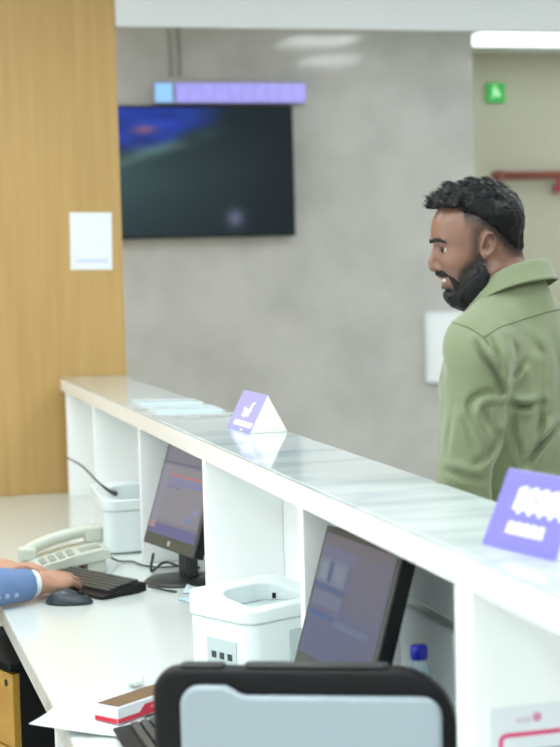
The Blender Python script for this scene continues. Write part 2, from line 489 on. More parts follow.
tv = thing('television', 'large black wall television with a dark blue picture on the stone wall', 'television', (1.915, WY, 2.135))
MB().box((-.645, -.055, -.363), (.645, -.012, .363)).build('housing', M['black'], tv, bevel=.006)
MB().box((-.2, -.012, -.15), (.2, -.0005, .15)).build('wall_mount', M['dark'], tv)
# picture: a dim clip, painted point by point on the lit screen
NU, NV = 129, 73
sc = MB().grid(lambda u, v: (-.632+1.264*u, -.0556, -.350+.700*v), NU, NV).build('screen', M['black'], tv)
me = sc.data
u_, v_ = np.meshgrid(np.linspace(0, 1, NU), np.linspace(0, 1, NV), indexing='ij')
u_ = u_.ravel(); v_ = v_.ravel()
P3 = np.stack([u_*1.0, v_*1.0, 0*u_], 1).astype(np.float32)
n1 = vnoise(P3, (5, 9, 1)); n2 = vnoise(P3, (9, 16, 1), 5.)
vis = (u_-.243)/.757                                    # part not behind the oak wall
base = np.stack([20+0*u_, 31+0*u_, 36+0*u_], 1)
gr = np.clip(1-vis*1.05, 0, 1)*np.clip(1.05-np.abs(v_-.45)*1.2, 0, 1)
base += gr[:, None]*np.array([32, 44, 40])
st = sstep(-.05, .09, v_-(.70+.10*vis+.45*vis**2)+.10*(n1-.5))*sstep(.78, .25, vis)
base = base*(1-st[:, None]) + st[:, None]*np.array([40, 70, 178])*(0.7+.3*n2[:, None])
pk = np.exp(-(((vis-.13)/.07)**2+((v_-.83-.05*(vis-.13))/.035)**2)); base += pk[:, None]*np.array([95, 30, -30])
lt = np.exp(-(((v_-.60-.38*vis)/.05)**2))*sstep(.7, .2, vis)*n2; base += lt[:, None]*np.array([50, 62, 60])
fg = np.exp(-(((vis-.65)/.05)**2+((v_-.13)/.07)**2)); base += fg[:, None]*np.array([70, 60, 78])
colr = np.array([lin(c) for c in np.clip(base, 0, 255)])
at = me.color_attributes.new('picture', 'FLOAT_COLOR', 'POINT')
at.data.foreach_set('color', np.concatenate([colr, np.ones((len(colr), 1))], 1).astype(np.float32).ravel())
sm = bpy.data.materials.new('screen_picture'); sm.use_nodes = True
bs = sm.node_tree.nodes['Principled BSDF']; bs.inputs['Base Color'].default_value = (.01, .01, .012, 1); bs.inputs['Roughness'].default_value = .2; bs.inputs['Specular IOR Level'].default_value = .12
an = sm.node_tree.nodes.new('ShaderNodeAttribute'); an.attribute_name = 'picture'
sm.node_tree.links.new(an.outputs['Color'], bs.inputs['Emission Color']); bs.inputs['Emission Strength'].default_value = 1.0
me.materials.clear(); me.materials.append(sm)

led = thing('led_sign', 'narrow violet and blue glowing lettering sign above the television', 'sign', (2.215, WY, 2.568))
MB().box((-.435, -.04, -.057), (.43, -.0005, .057)).build('housing', mat('led_housing', (150, 150, 190), .5), led, bevel=.004)
ledv = emis('led_violet', (170, 164, 248), 1.0); ledc = emis('led_cyan', (150, 205, 250), 1.0); ledb = emis('led_field', (164, 162, 238), .95)
MB().box((-.315, -.0425, -.054), (.427, -.0405, .054)).build('lit_field', ledb, led)
rg = random.Random(4); x = -.30
while x < .40:                                            # unreadable rows of lit strokes, as blurred as in the photograph
    wd = rg.uniform(.045, .07); g = MB()
    for k in range(3):
        xx = x + wd*k/3
        g.box((xx, -.0445, -.045+rg.choice((0, .03))), (xx+wd*.2, -.0428, .045-rg.choice((0, .03))))
    g.box((x, -.0445, rg.choice((-.045, 0, .03))), (x+wd*.85, -.0428, rg.choice((-.045, 0, .03))+.016))
    g.build('lit_letter', ledv, led); x += wd+.018
MB().box((-.43, -.0445, -.052), (-.335, -.0405, .052)).build('lit_emblem', ledc, led)
for xx, side_ in ((1.88, 'left'), (1.93, 'right')):
    cb_ = MB().tube([(xx+.004*math.sin(k), WY-.006, 2.66+k*.055) for k in range(7)], .006, 6).build('wall_cable', mat('grey_cable', (140, 140, 138), .6), smooth=True)
    tag(cb_, side_+' one of two thin grey cables on the stone wall above the lit sign', 'cable')

nb = thing('notice_board', 'white rectangular board on the stone wall behind the man in green', 'board', (3.47, WY, 1.108))
MB().prism(rpoly(-.135, -.205, .165, .205, .02), -.03, -.0005, 'y').build('panel', M['notice'], nb, bevel=.004)
MB().prism(rpoly(-.115, -.185, .145, .185, .01), -.033, -.0305, 'y').build('face', M['paper'], nb)

ex = thing('exit_sign', 'small green lit exit sign high on the beige recess wall', 'sign', (4.42, 10.47, 2.73))
MB().box((-.065, -.03, -.065), (.065, -.0005, .065)).build('housing', M['exit'], ex, bevel=.006)
pg = MB().tube([(-.012, -.0305, .038), (-.012, -.034, .038)], .011, 12)
pg.prism([(-.025, .02), (.012, .024), (.02, -.005), (.03, -.03), (.016, -.034), (.0, -.008), (-.02, -.036), (-.034, -.03), (-.012, .0), (-.03, .0)], -.033, -.0305, 'y')
pg.build('running_figure', M['exit_w'], ex)

rp = thing('red_pipe', 'red brown horizontal pipe along the beige recess wall', 'pipe', (4.37, 10.40, 2.17))
MB().tube([(0, 0, 0), (2.72, 0, 0)], .028, 14).build('pipe', M['rust'], rp, smooth=True)
for xx in (.05, 1.3, 2.5):
    MB().box((xx-.012, -.034, -.034), (xx+.012, .0695, .034)).build('bracket', M['rust'], rp, bevel=.003)
tg = thing('crimson_valve', 'small crimson valve hanging under the red brown pipe', 'valve', (4.85, 10.40, 2.10))
MB().tube([(0, 0, .0), (0, 0, .041)], .018, 10).build('stem', M['tag'], tg, smooth=True)
MB().lathe([(.012, -.05), (.034, -.04), (.036, -.01), (.02, .0)], 14).build('valve_body', M['tag'], tg, smooth=True)

# ================================================================== THINGS ON THE LEDGE
def tent(name, label, A, B, wdt, h, mv, big):
    """folded card prism; A far foot and B near foot of the printed side"""
    d = Vector((B[0]-A[0], B[1]-A[1], 0)); L = d.length; d.normalize()
    n = Vector((-d.y, d.x, 0))           # away from the printed side
    if n.x < 0: n = -n
    t = thing(name, label, 'sign', (A[0], A[1], ZC+.0005), math.atan2(d.y, d.x), None)
    # local x along the sign from far to near, local y towards the customer side
    MB().add([(0,0,0),(L,0,0),(L,wdt,0),(0,wdt,0),(0,wdt/2,h),(L,wdt/2,h)],
             [(0,3,2,1),(0,1,5,4),(2,3,4,5),(1,2,5),(0,4,3)]).build('card', M['card_white'], t)
    s = Vector((0, wdt/2, h)).normalized(); nn = Vector((0, -h, wdt/2)).normalized()
    hh = math.hypot(wdt/2, h)
    def on(u, v, e): p = Vector((u*L, 0, 0)) + s*(v*hh) + nn*e; return tuple(p)
    def plate(nm, pl, e, m, par):
        mb = MB(); k = len(pl)
        mb.add([on(u, v, e-.0003) for u, v in pl]+[on(u, v, e) for u, v in pl],
               [tuple(range(k-1, -1, -1)), tuple(range(k, 2*k))]+[(i, (i+1) % k, k+(i+1) % k, k+i) for i in range(k)])
        return mb.build(nm, m, par)
    f = plate('printed_side', [(0.003, .0), (.997, .0), (.997, .995), (.003, .995)], .0006, mv, t)
    return t, plate, f
def strokes(plate, par, m, sh, e=.0010, nm='lettering'):
    for pl in sh: plate(nm, pl, e, m, par)
def bar(x0, y0, x1, y1, wd):
    dx, dy = x1-x0, y1-y0; l = math.hypot(dx, dy) or 1; a, b = -dy/l*wd/2, dx/l*wd/2
    return [(x0+a, y0+b), (x1+a, y1+b), (x1-a, y1-b), (x0-a, y0-b)]
b1 = px(250, 434, Z=ZC); f1 = px(227, 427, Z=ZC)
t1, pl1, f1o = tent('table_sign', 'small lilac folded card sign standing in focus on the middle of the marble ledge', f1, b1, .098, .093, M['violet_pale'], False)
strokes(pl1, f1o, M['ink_white'], [bar(.38, .52, .62, .52, .10), bar(.40, .36, .42, .56, .06), bar(.50, .34, .50, .56, .06),
        bar(.60, .38, .62, .72, .07), bar(.62, .72, .70, .74, .05), bar(.34, .54, .40, .60, .05), bar(.64, .54, .68, .52, .05),
        [(.20, .12), (.94, .12), (.94, .25), (.20, .25)], bar(.56, .03, .66, .03, .05)])
b2 = px(556, 562, Z=ZC); f2 = px(482, 544, Z=ZC)
t2, pl2, f2o = tent('table_sign', 'large violet folded card sign with white lettering nearest the camera on the ledge', f2, b2, .102, .108, M['violet'], True)
R2 = []
for x0 in (.26, .40, .54, .68, .82):
    R2 += [bar(x0, .50, x0+.01, .78, .045), bar(x0+.07, .46, x0+.08, .80, .045), bar(x0, .62, x0+.09, .66, .09), bar(x0+.02, .77, x0+.09, .79, .05)]
for x0 in (.27, .37, .47, .57, .67):
    R2 += [bar(x0, .20, x0, .34, .035), bar(x0+.055, .20, x0+.055, .34, .035), bar(x0, .27, x0+.07, .28, .06), bar(x0, .335, x0+.06, .335, .04)]
strokes(pl2, f2o, M['ink_white'], R2)

def sheet(name, label, cat, pts, z, m, th=.0012, group=None):
    mb = MB().prism([(p[0], p[1]) for p in pts], z, z+th)
    return tag(mb.build(name, m), label, cat, group)
sheet('leaflet', 'glossy pale leaflet lying lower on the marble ledge', 'leaflet',
      [(.905, 4.66), (1.085, 4.60), (1.088, 4.75), (.908, 4.82)], ZC+.0005, M['leaf'], .006)
sheet('leaflet', 'glossy pale leaflet lying nearer the oak wall on the marble ledge', 'leaflet',
      [(.91, 4.94), (1.09, 4.88), (1.092, 5.02), (.912, 5.10)], ZC+.0005, M['leaf'], .005)

# ================================================================== MONITORS
def ui_rects(kind):
    if kind == 0:
        return [((0, 0, 1, 1), (116, 117, 132)), ((0, .0, 1, .12), (92, 96, 144)), ((0, .06, .13, .13), (160, 132, 138)),
                ((0, .13, .14, .78), (128, 134, 152)), ((.14, .16, .97, .78), (128, 130, 142)), ((0, .80, 1, .825), (86, 98, 128)),
                ((.2, .665, .95, .69), (172, 112, 124)), ((.2, .62, .9, .645), (120, 122, 172)), ((.2, .575, .9, .60), (112, 120, 176)),
                ((.2, .53, .45, .555), (108, 112, 150)), ((.93, .53, 1, .69), (164, 110, 122)), ((.30, .40, .6, .42), (128, 128, 134)),
                ((.72, .20, .84, .26), (112, 128, 168)), ((.85, .30, .93, .36), (120, 138, 176)), ((.2, .15, .5, .17), (120, 122, 150))]
    return [((0, 0, 1, 1), (108, 112, 138)), ((0, .88, 1, 1), (112, 112, 124)), ((0, .80, .5, .9), (114, 118, 150)),
            ((.5, .45, .97, .86), (112, 114, 130)), ((.0, .60, .42, .80), (122, 136, 154)), ((.04, .63, .14, .76), (136, 150, 166)),
            ((.16, .61, .22, .79), (82, 106, 140)), ((.24, .64, .38, .76), (134, 144, 158)), ((.0, .55, .44, .585), (84, 106, 144)),
            ((.02, .42, .44, .53), (120, 128, 148)), ((.0, .33, .62, .36), (80, 108, 152)), ((.4, .30, .9, .36), (110, 124, 152))]
def monitor(label, bl, br, tilt, wide, high, base_c, kind):
    bl = Vector(bl); br = Vector(br); mid = (bl+br)/2
    yaxis = (br-bl).normalized()           # towards the viewer's right
    t = thing('computer_monitor', label, 'monitor', (base_c[0], base_c[1], ZD), math.atan2(yaxis.y, yaxis.x))
    # local: x to the screen's right, y backwards, z up; head sits in its own tilted frame
    inv = (Matrix.Translation(t.location) @ Matrix.Rotation(t.rotation_euler.z, 4, 'Z')).inverted()
    o = inv @ mid
    H = Matrix.Translation(o) @ Matrix.Rotation(-tilt, 4, 'X')
    hw = wide/2
    def place(ob): ob.matrix_local = H; return ob
    bz = .012; bot = .034
    hb = MB().prism(rpoly(-hw, 0, hw, high, .005, 3), .0, .030, 'y').build('bezel', [M['bezel']], t, bevel=.003)
    place(hb)
    k = MB().prism(rpoly(-hw*.72, high*.12, hw*.72, high*.86, .03, 4), .0305, .058, 'y').build('rear_housing', M['black'], t, bevel=.012)
    place(k)
    sd = MB().box((hw, .003, .002), (hw+.004, .029, high-.002)).build('side_trim', M['black'], t); place(sd)
    sd = MB().box((-hw-.004, .003, .002), (-hw, .029, high-.002)).build('side_trim', M['black'], t); place(sd)
    mb = MB(); ms = []
    for i, (r, c) in enumerate(ui_rects(kind)):
        x0 = -hw+bz+(wide-2*bz)*r[0]; x1 = -hw+bz+(wide-2*bz)*r[2]
        z0 = bot+(high-bot-bz)*r[1]; z1 = bot+(high-bot-bz)*r[3]
        mb.add([(x0, -.0006-.0002*i, z0), (x1, -.0006-.0002*i, z0), (x1, -.0006-.0002*i, z1), (x0, -.0006-.0002*i, z1)], [(0, 1, 2, 3)], i)
        ms.append(emis('screen_tone', c, (.95, .70)[kind]))
    place(mb.build('screen', ms, t))
    lg = MB().tube([(0, -.0008, bot*.5), (0, -.0002, bot*.5)], .0075, 14).build('emblem', mat('pale_emblem', (182, 188, 188), .4), t); place(lg)
    nk = inv @ Vector((base_c[0], base_c[1], ZD))
    yb = max((H @ Vector((0, .035, high*.3))).y, .02)
    MB().prism(rpoly(-.035, yb-.015, .035, yb+.02, .012, 4), .012, (H @ Vector((0, .04, high*.42))).z).build('neck', M['dark'], t, bevel=.003)
    MB().lathe([(.102, 0.0), (.104, .004), (.097, .009), (.045, .014), (.0, .015)], 36).build('base', M['dark'], t, smooth=True, loc=(0, yb-.018, 0))
    return t
mon1 = monitor('dark computer monitor with HP style round emblem standing beside the telephone'.replace('HP style ', ''),
        (.838, 4.582, .842), (.910, 4.259, .842), math.radians(18), .335, .297, (.890, 4.425), 0)
mon2 = monitor('dark computer monitor standing behind the silver fronted office machine',
        (.822, 2.965, .858), (.857, 2.645, .858), math.radians(16.4), .33, .275, (.865, 2.81), 1)

# ================================================================== PRINTERS IN THE BAYS
def printer(label, x, y, rz, w_, d_, h_):
    t = thing('desk_printer', label, 'printer', (x, y, ZD), rz)
    # body around a sunken tray in the top
    MB().prism(rpoly(0, 0, w_, d_, (.035, .012, .03, .03)), .004, h_*.80).build('body', M['white_pl'], t, bevel=.006, seg=3)
    rim = MB()
    outer = rpoly(-.004, -.004, w_+.004, d_+.004, (.038, .015, .032, .032)); n = len(outer)
    inner = rpoly(.055, .05, w_-.03, d_-.03, (.02, .02, .05, .05))
    z0, z1 = h_*.80+.0005, h_
    fs = []
    vs = [(p[0], p[1], z0) for p in outer]+[(p[0], p[1], z1+.022*sstep(.3, 1.0, np.float64(p[1]/d_))) for p in outer] + \
         [(p[0], p[1], z1-.004+.020*sstep(.3, 1.0, np.float64(p[1]/d_))) for p in inner]+[(p[0], p[1], z0) for p in inner]
    for i in range(n):
        j = (i+1) % n
        fs += [(i, j, n+j, n+i), (n+i, n+j, 2*n+j, 2*n+i), (2*n+i, 2*n+j, 3*n+j, 3*n+i), (3*n+i, 3*n+j, j, i)]
    rim.add(vs, fs).build('top_cover', M['white_pl'], t, smooth=False, bevel=.004)
    tr = MB()
    tr.grid(lambda u, v: (.058+(w_-.09)*u, .055+(d_-.09)*v, h_*.80+.002+.016*(1-v)**2), 10, 10)
    tr.build('paper_tray', M['grey_pl'], t, smooth=True)
    MB().box((w_-.042, d_-.055, h_*.80+.006), (w_-.0302, d_-.032, h_*.80+.018)).build('tray_slot', M['black'], t)
    MB().box((.11, -.0025, h_*.16), (w_-.02, -.0002, h_*.62)).build('side_hatch', M['grey_pl'], t, bevel=.002)
    pn = MB().box((-.0025, .045, .02), (-.0002, .14, .075)).build('socket_panel', M['grey_pl'], t)
    for k in range(3):
        MB().box((-.004, .058+.026*k, .034), (-.0027, .072+.026*k, .048)).build('socket', M['dark'], pn)
    return t
printer('white printer with a sunken top tray standing between the two dark monitors', .822, 3.292, math.radians(27), .250, .21, .146)
p1 = printer('white printer behind the telephone with a dark lead in its tray', .785, 4.92, 0, .265, .28, .165)

# black lead that rises from the far printer to the end of the counter
pts = [px(116, 494, Y=4.99), px(108, 490, Y=5.02), px(97, 481, Y=5.1), px(82, 466, Y=5.35), px(66, 457, Y=5.75)]
pts[0][2] = max(pts[0][2], ZD+.138)
tag(MB().tube(bez([tuple(p) for p in pts], 8), .0045, 8, taper=lambda s: 1.9-1.2*min(1, s*2.2)).build('printer_lead', M['dark'], smooth=True),
    'thin dark lead rising from the tray of the far white printer', 'cable')

# ------------------------------------------------------------------ office machine close to the camera
mf = thing('office_printer', 'large black office printer with a silver grey front nearest the camera', 'printer', (.466, 2.455, ZD), math.radians(-23))
W3, D3, H3 = .452, .20, .254
bd = MB().prism(rpoly(-.012, 0, W3, H3, (.01, .01, .090, .040), 10), 0.004, .045, 'y')
bd.build('crest', M['black'], mf, bevel=.012, seg=3)
MB().add([(.006, .0452, 0), (W3-.006, .0452, 0), (W3-.006, D3, 0), (.006, D3, 0),
          (.03, .0452, H3-.03), (W3-.09, .0452, H3-.03), (W3-.09, D3, H3-.115), (.03, D3, H3-.115)],
         [(0,3,2,1),(4,5,6,7),(0,1,5,4),(1,2,6,5),(2,3,7,6),(3,0,4,7)]).build('body', M['black'], mf, bevel=.012, seg=3)
top = []
for k in range(41):
    xx = .035+k/40*(W3-.055)
    top.append((xx, .217 + .015*(1-float(sstep(.17, .25, np.float64(k/40))))))
r_ = .030; XR = W3-.020; XL = .035
rt = [(XR-r_+r_*math.cos(a), .217-r_+r_*math.sin(a)) for a in np.linspace(0, math.pi/2, 7)]
lf = [(XL+r_-r_*math.sin(a), .232-r_+r_*math.cos(a)) for a in np.linspace(0, math.pi/2, 7)]
mid_ = [p for p in reversed(top) if XL+r_ < p[0] < XR-r_]
MB().prism([(XL, .01), (XR, .01)]+rt+mid_+lf, -.018, .0035, 'y').build('front_panel', M['silver'], mf, bevel=.007, seg=3)
MB().prism(rpoly(.13, .010, W3-.10, .040, .012), H3+.0003, H3+.005).build('scanner_lid', M['dark'], mf, bevel=.002)
MB().prism(rpoly(.03, .010, .10, .040, .010), H3+.0003, H3+.004).build('control_panel', M['dark'], mf, bevel=.0015)

# ================================================================== TELEPHONE
ph = thing('desk_telephone', 'beige desk telephone with its handset in the cradle beside the typing hands', 'telephone', (.515, 4.63, ZD), math.radians(0))
side = [(0, .008), (.235, .040), (.240, .046), (.236, .066), (.215, .071), (.13, .056), (.05, .037), (.0, .022)]
MB().prism([(p[0], p[1]) for p in side], 0, .20, 'y').build('body', M['phone'], ph, bevel=.006, seg=3)
MB().box((.170, .01, 0), (.225, .19, .038)).build('stand', M['phone'], ph, bevel=.004)
MB().box((.105, .02, .0), (.130, .18, .022)).build('foot', M['dark'], ph)
def on_face(x): return float(np.interp(x, [0, .05, .13, .215], [.022, .037, .056, .071]))
for i in range(4):
    for j in range(3):
        x = .05+.026*i; y = .022+.030*j
        b = MB().box((-.009, -.010, 0), (.009, .010, .006)).build('button', M['phone_btn'], ph, bevel=.002,
            loc=(x, y, on_face(x)-.001), rot=(0, -.24, 0))
MB().box((-.03, -.03, 0), (.03, .03, .003)).build('display', M['phone_btn'], ph, loc=(.185, .06, on_face(.185)-.001), rot=(0, -.20, 0))
hp = bez([(.012, .160, .050), (.06, .160, .072), (.12, .160, .089), (.18, .160, .099), (.225, .160, .100)], 6)
hs = MB().tube(hp, .018, 14, taper=lambda s: 1.0).build('handset', M['phone'], ph, smooth=True)
MB().prism(rpoly(-.008, .134, .045, .186, .014), .026, .064).build('mouthpiece', M['phone'], hs, bevel=.008, seg=3)
MB().prism(rpoly(.185, .134, .240, .186, .014), .068, .114).build('earpiece', M['phone'], hs, bevel=.008, seg=3)

# ================================================================== KEYBOARDS AND MOUSE
def keyboard(label, x, y, rz, ln=.34, dp=.15):
    t = thing('computer_keyboard', label, 'keyboard', (x, y, ZD), rz)
    # local x along the keys, local y away from the typist
    MB().prism([(-dp/2, .003), (dp/2, .003), (dp/2, .026), (dp/2-.012, .028), (-dp/2+.03, .014), (-dp/2, .010)], -ln/2, ln/2, 'x')\
        .build('case', M['black'], t, bevel=.003)
    for yy in (-dp/2+.02, dp/2-.02):
        MB().box((-ln/2+.03, yy-.006, 0), (ln/2-.03, yy+.006, .0032)).build('rubber_foot', M['black'], t)
    km = None
    rows = 6; cols = 16
    for r in range(rows):
        for c in range(cols):
            kx = -ln/2+.018+(ln-.036)*(c+.5)/cols; ky = -dp/2+.030+(dp-.042)*(r+.5)/rows
            kz = .0145+(.0135)*((ky+dp/2-.03)/(dp-.042))
            if r == 0 and 4 <= c <= 8:
                continue
            if km is None:
                o = MB().prism(rpoly(-.0098, -.0072, .0098, .0072, .002, 2), 0, .007).build('key', M['key'], t, bevel=.0012, seg=1); km = o
            else:
                o = km.copy(); COL.objects.link(o)
            o.parent = t; o.location = (kx, ky, kz); o.rotation_euler = (.11, 0, 0)
    kx = -ln/2+.018+(ln-.036)*6.5/cols
    MB().prism(rpoly(-.058, -.0072, .058, .0072, .002, 2), 0, .007).build('space_bar', M['key'], t, bevel=.0012, seg=1, loc=(kx, -dp/2+.039, .0152), rot=(.11, 0, 0))
    return t
# right hand near corner at (.795,4.317); the long side runs away from the camera
ax_ = Vector((-.46, .888)); sd_ = Vector((-.888, -.46))
c0 = Vector((.795, 4.317)) + ax_*.17 + sd_*.075
kb1 = keyboard('black computer keyboard under the hands of the person in blue', c0.x, c0.y, math.atan2(-ax_.y, -ax_.x))
kb2 = keyboard('black computer keyboard lying beside the large black office printer', .558, 2.85, math.radians(-90))

ms_ = thing('computer_mouse', 'slate black computer mouse in front of the typing hands', 'mouse', (.573, 4.246, ZD), math.radians(-25))
def mouse_fn(P):
    d = ell(P, (.004, 0, .002), (.064, .031, .028))
    d = smin(d, ell(P, (-.012, 0, .006), (.040, .033, .034)), .012)
    return smax(d, -P[:, 2]+.001, .003)
mp_, mq_ = nets(mouse_fn, axis(-.07, .07, .003), axis(-.045, .045, .003), axis(-.004, .05, .0025))
mo = mesh_obj('shell', mp_, mq_, M['mouse'], ms_)
MB().tube([(.035, -.0035, .0275), (.035, .0035, .0275)], .009, 14).build('scroll_wheel', M['black'], ms_, smooth=True)

# ------------------------------------------------------------------ leads on the desk
tag(MB().tube(bez([(.80, 4.33, ZD+.012), (.84, 4.31, ZD+.004), (.865, 4.27, ZD+.004), (.845, 4.30, ZD+.004), (.826, 4.36, ZD+.004), (.815, 4.42, ZD+.004)], 8), .003, 6)
    .build('keyboard_lead', M['cable'], smooth=True), 'thin dark lead curling from the keyboard in front of the monitor foot', 'cable')
tag(MB().tube(bez([(.761, 4.74, ZD+.03), (.80, 4.78, ZD+.006), (.838, 4.765, ZD+.004), (.852, 4.70, ZD+.004), (.90, 4.64, ZD+.004), (1.0, 4.63, ZD+.006)], 8), .003, 6)
    .build('telephone_lead', M['cable'], smooth=True), 'thin dark lead running from the telephone behind the monitor', 'cable')
tag(MB().tube(bez([(.862, 4.56, ZD+.06), (.855, 4.57, ZD+.012), (.87, 4.60, ZD+.006), (.91, 4.63, ZD+.02), (.95, 4.60, ZD+.008), (1.0, 4.58, ZD+.006)], 8), .004, 6)
    .build('screen_lead', M['cable'], smooth=True), 'dark tangled lead hanging under the monitor by the telephone', 'cable')

# ------------------------------------------------------------------ papers and small things on the desk
def curled(name, label, pts, m, lift, cat='paper', group=None):
    """sheet through four corners (a,b,c,d) with a raised curl at a"""
    a, b, c, d = [Vector(p) for p in pts]
    def fn(u, v):
        p = a*(1-u)*(1-v)+b*u*(1-v)+c*u*v+d*(1-u)*v
        p.z += lift*((1-u)*(1-v))**2 + .0015*math.sin(5*u+3*v)+.0015
        return tuple(p)
    return tag(MB().grid(fn, 16, 16).build(name, m, smooth=True, solid=.0012), label, cat, group)
curled('paper_sheet', 'white paper sheet with a curled corner over the desk edge', [(.332, 3.055, ZD+.004), (.52, 2.965, ZD+.003), (.61, 3.27, ZD+.003), (.435, 3.29, ZD+.003)], M['paper'], .018)
curled('paper_sheet', 'white paper sheet lying flat beside the black keyboard by the office printer', [(.408, 2.76, ZD+.001), (.472, 2.74, ZD+.001), (.474, 2.945, ZD+.001), (.41, 2.95, ZD+.001)], M['paper'], .0)
curled('paper_slip', 'pale paper slip lying between the monitor foot and the divider', [(.880, 4.255, ZD+.001), (.925, 4.225, ZD+.001), (.950, 4.285, ZD+.001), (.905, 4.315, ZD+.012)], M['leaf'], .0)
curled('paper_slip', 'pale blue paper slip lying behind the near white printer', [(.85, 4.18, ZD+.001), (.885, 4.08, ZD+.001), (.93, 4.11, ZD+.001), (.895, 4.20, ZD+.001)], M['paper_blue'], .0)
cr = MB()
_c = px(135, 681, Z=ZD+.012)
rg = random.Random(9)
cr.grid(lambda u, v: (_c[0]+(.016+.004*rg.random())*math.cos(6.283*u)*math.sin(math.pi*v), _c[1]+(.024+.004*rg.random())*math.sin(6.283*u)*math.sin(math.pi*v), ZD+.015-(.011+.003*rg.random())*math.cos(math.pi*v)), 12, 8)
tag(cr.build('crumpled_paper', M['paper']), 'small crumpled white paper behind the red carton', 'paper')

bx = thing('carton', 'long red and white carton with a brown top on the papers', 'carton', (.498, 3.045, ZD+.0065), math.radians(37))
Lc, Dc, Hc = .24, .062, .033
MB().box((0, 0, 0), (Lc, Dc, Hc)).build('box', M['paper'], bx, bevel=.002)
MB().box((.004, .004, Hc+.0002), (Lc-.002, Dc-.004, Hc+.0012)).build('lid', M['brown'], bx)
MB().prism([(-.0005, .002), (Lc, .002), (Lc, Hc*.72), (.075, Hc*.72), (.06, Hc*.34), (-.0005, Hc*.34)], -.0012, -.0002, 'y').build('red_band', M['red'], bx)
MB().box((-.0012, .002, .002), (-.0002, Dc-.002, Hc*.34)).build('red_end', M['red'], bx)
for k in range(7):
    MB().box((.09+.020*k, -.0019, Hc*.40), (.104+.020*k, -.0013, Hc*.58)).build('lettering', mat('pale_pink_print', (226, 110, 130), .5), bx)

bt = thing('water_bottle', 'clear water bottle with a blue cap behind the large office printer', 'bottle', (.944, 2.605, ZD))
MB().lathe([(.0, .001), (.026, .001), (.030, .006), (.030, .060), (.0285, .066), (.030, .072), (.030, .130), (.0285, .145), (.020, .172), (.0125, .186), (.0125, .196)], 28).build('body', M['bottle'], bt, smooth=True)
MB().lathe([(.0142, .194), (.0150, .196), (.0150, .213), (.0135, .217), (.0, .217)], 28).build('cap', M['cap_blue'], bt, smooth=True)
MB().lathe([(.0306, .078), (.0308, .080), (.0308, .122), (.0306, .124)], 28).build('label_band', M['label_blue'], bt, smooth=True)
MB().lathe([(.0, .005), (.027, .006), (.028, .115), (.0, .116)], 20).build('water', mat('water', (214, 232, 240), .05, trans=.9, ior=1.2), bt, smooth=True)

def sack(P):
    q = P.copy()
    d = ell(q, (0, 0, .085), (.030, .085, .10))
    d += .012*(vnoise(P, (24, 24, 16))-.5)
    return smax(d, -P[:, 2]+.001, .004)
sp_, sq_ = nets(sack, axis(-.05, .05, .005), axis(-.11, .11, .005), axis(-.006, .21, .005))
bg = mesh_obj('plastic_bag', sp_, sq_, M['bag']); bg.location = (1.012, 2.44, ZD+.001)
tag(bg, 'pale blue plastic bag crumpled in the bay beside the bottle', 'bag')

# pink framed notice on the near divider
nt_ = thing('framed_notice', 'white notice with a pink frame stuck on the nearest counter divider', 'notice', (0, 2.1648, 0))
a_ = px(490, 709, Y=2.165); z_top = a_[2]; x_l = a_[0]
MB().box((x_l, -.0012, z_top-.22), (x_l+.155, -.0002, z_top)).build('sheet', M['paper'], nt_)
o_ = rpoly(x_l+.012, z_top-.21, x_l+.150, z_top-.038, .012, 5); i_ = rpoly(x_l+.0182, z_top-.2038, x_l+.1438, z_top-.0442, .0065, 5)
n_ = len(o_)
fb = MB().add([(p[0], -.0016, p[1]) for p in o_]+[(p[0], -.0016, p[1]) for p in i_]+[(p[0], -.0013, p[1]) for p in o_]+[(p[0], -.0013, p[1]) for p in i_],
   [(i, (i+1) % n_, n_+(i+1) % n_, n_+i) for i in range(n_)]+[(2*n_+i, 3*n_+i, 3*n_+(i+1) % n_, 2*n_+(i+1) % n_) for i in range(n_)]
   + [(i, 2*n_+i, 2*n_+(i+1) % n_, (i+1) % n_) for i in range(n_)])
fb.build('pink_frame', M['pink'], nt_)
MB().tube([(x_l+.072, -.0018, z_top-.018), (x_l+.072, -.0013, z_top-.018)], .007, 14).build('pink_emblem', mat('pale_pink', (216, 140, 176), .5), nt_)
for k in range(3):
    MB().box((x_l+.040+.008*k, -.0018, z_top-.024), (x_l+.045+.008*k, -.0013, z_top-.017)).build('lettering', mat('grey_pink', (206, 188, 204), .5), nt_)
for k in range(5):
    MB().box((x_l+.03, -.0018, z_top-.07-.02*k), (x_l+.125-.012*(k % 3), -.0013, z_top-.064-.02*k)).build('text_line', mat('grey_text', (150, 150, 160), .6), nt_)

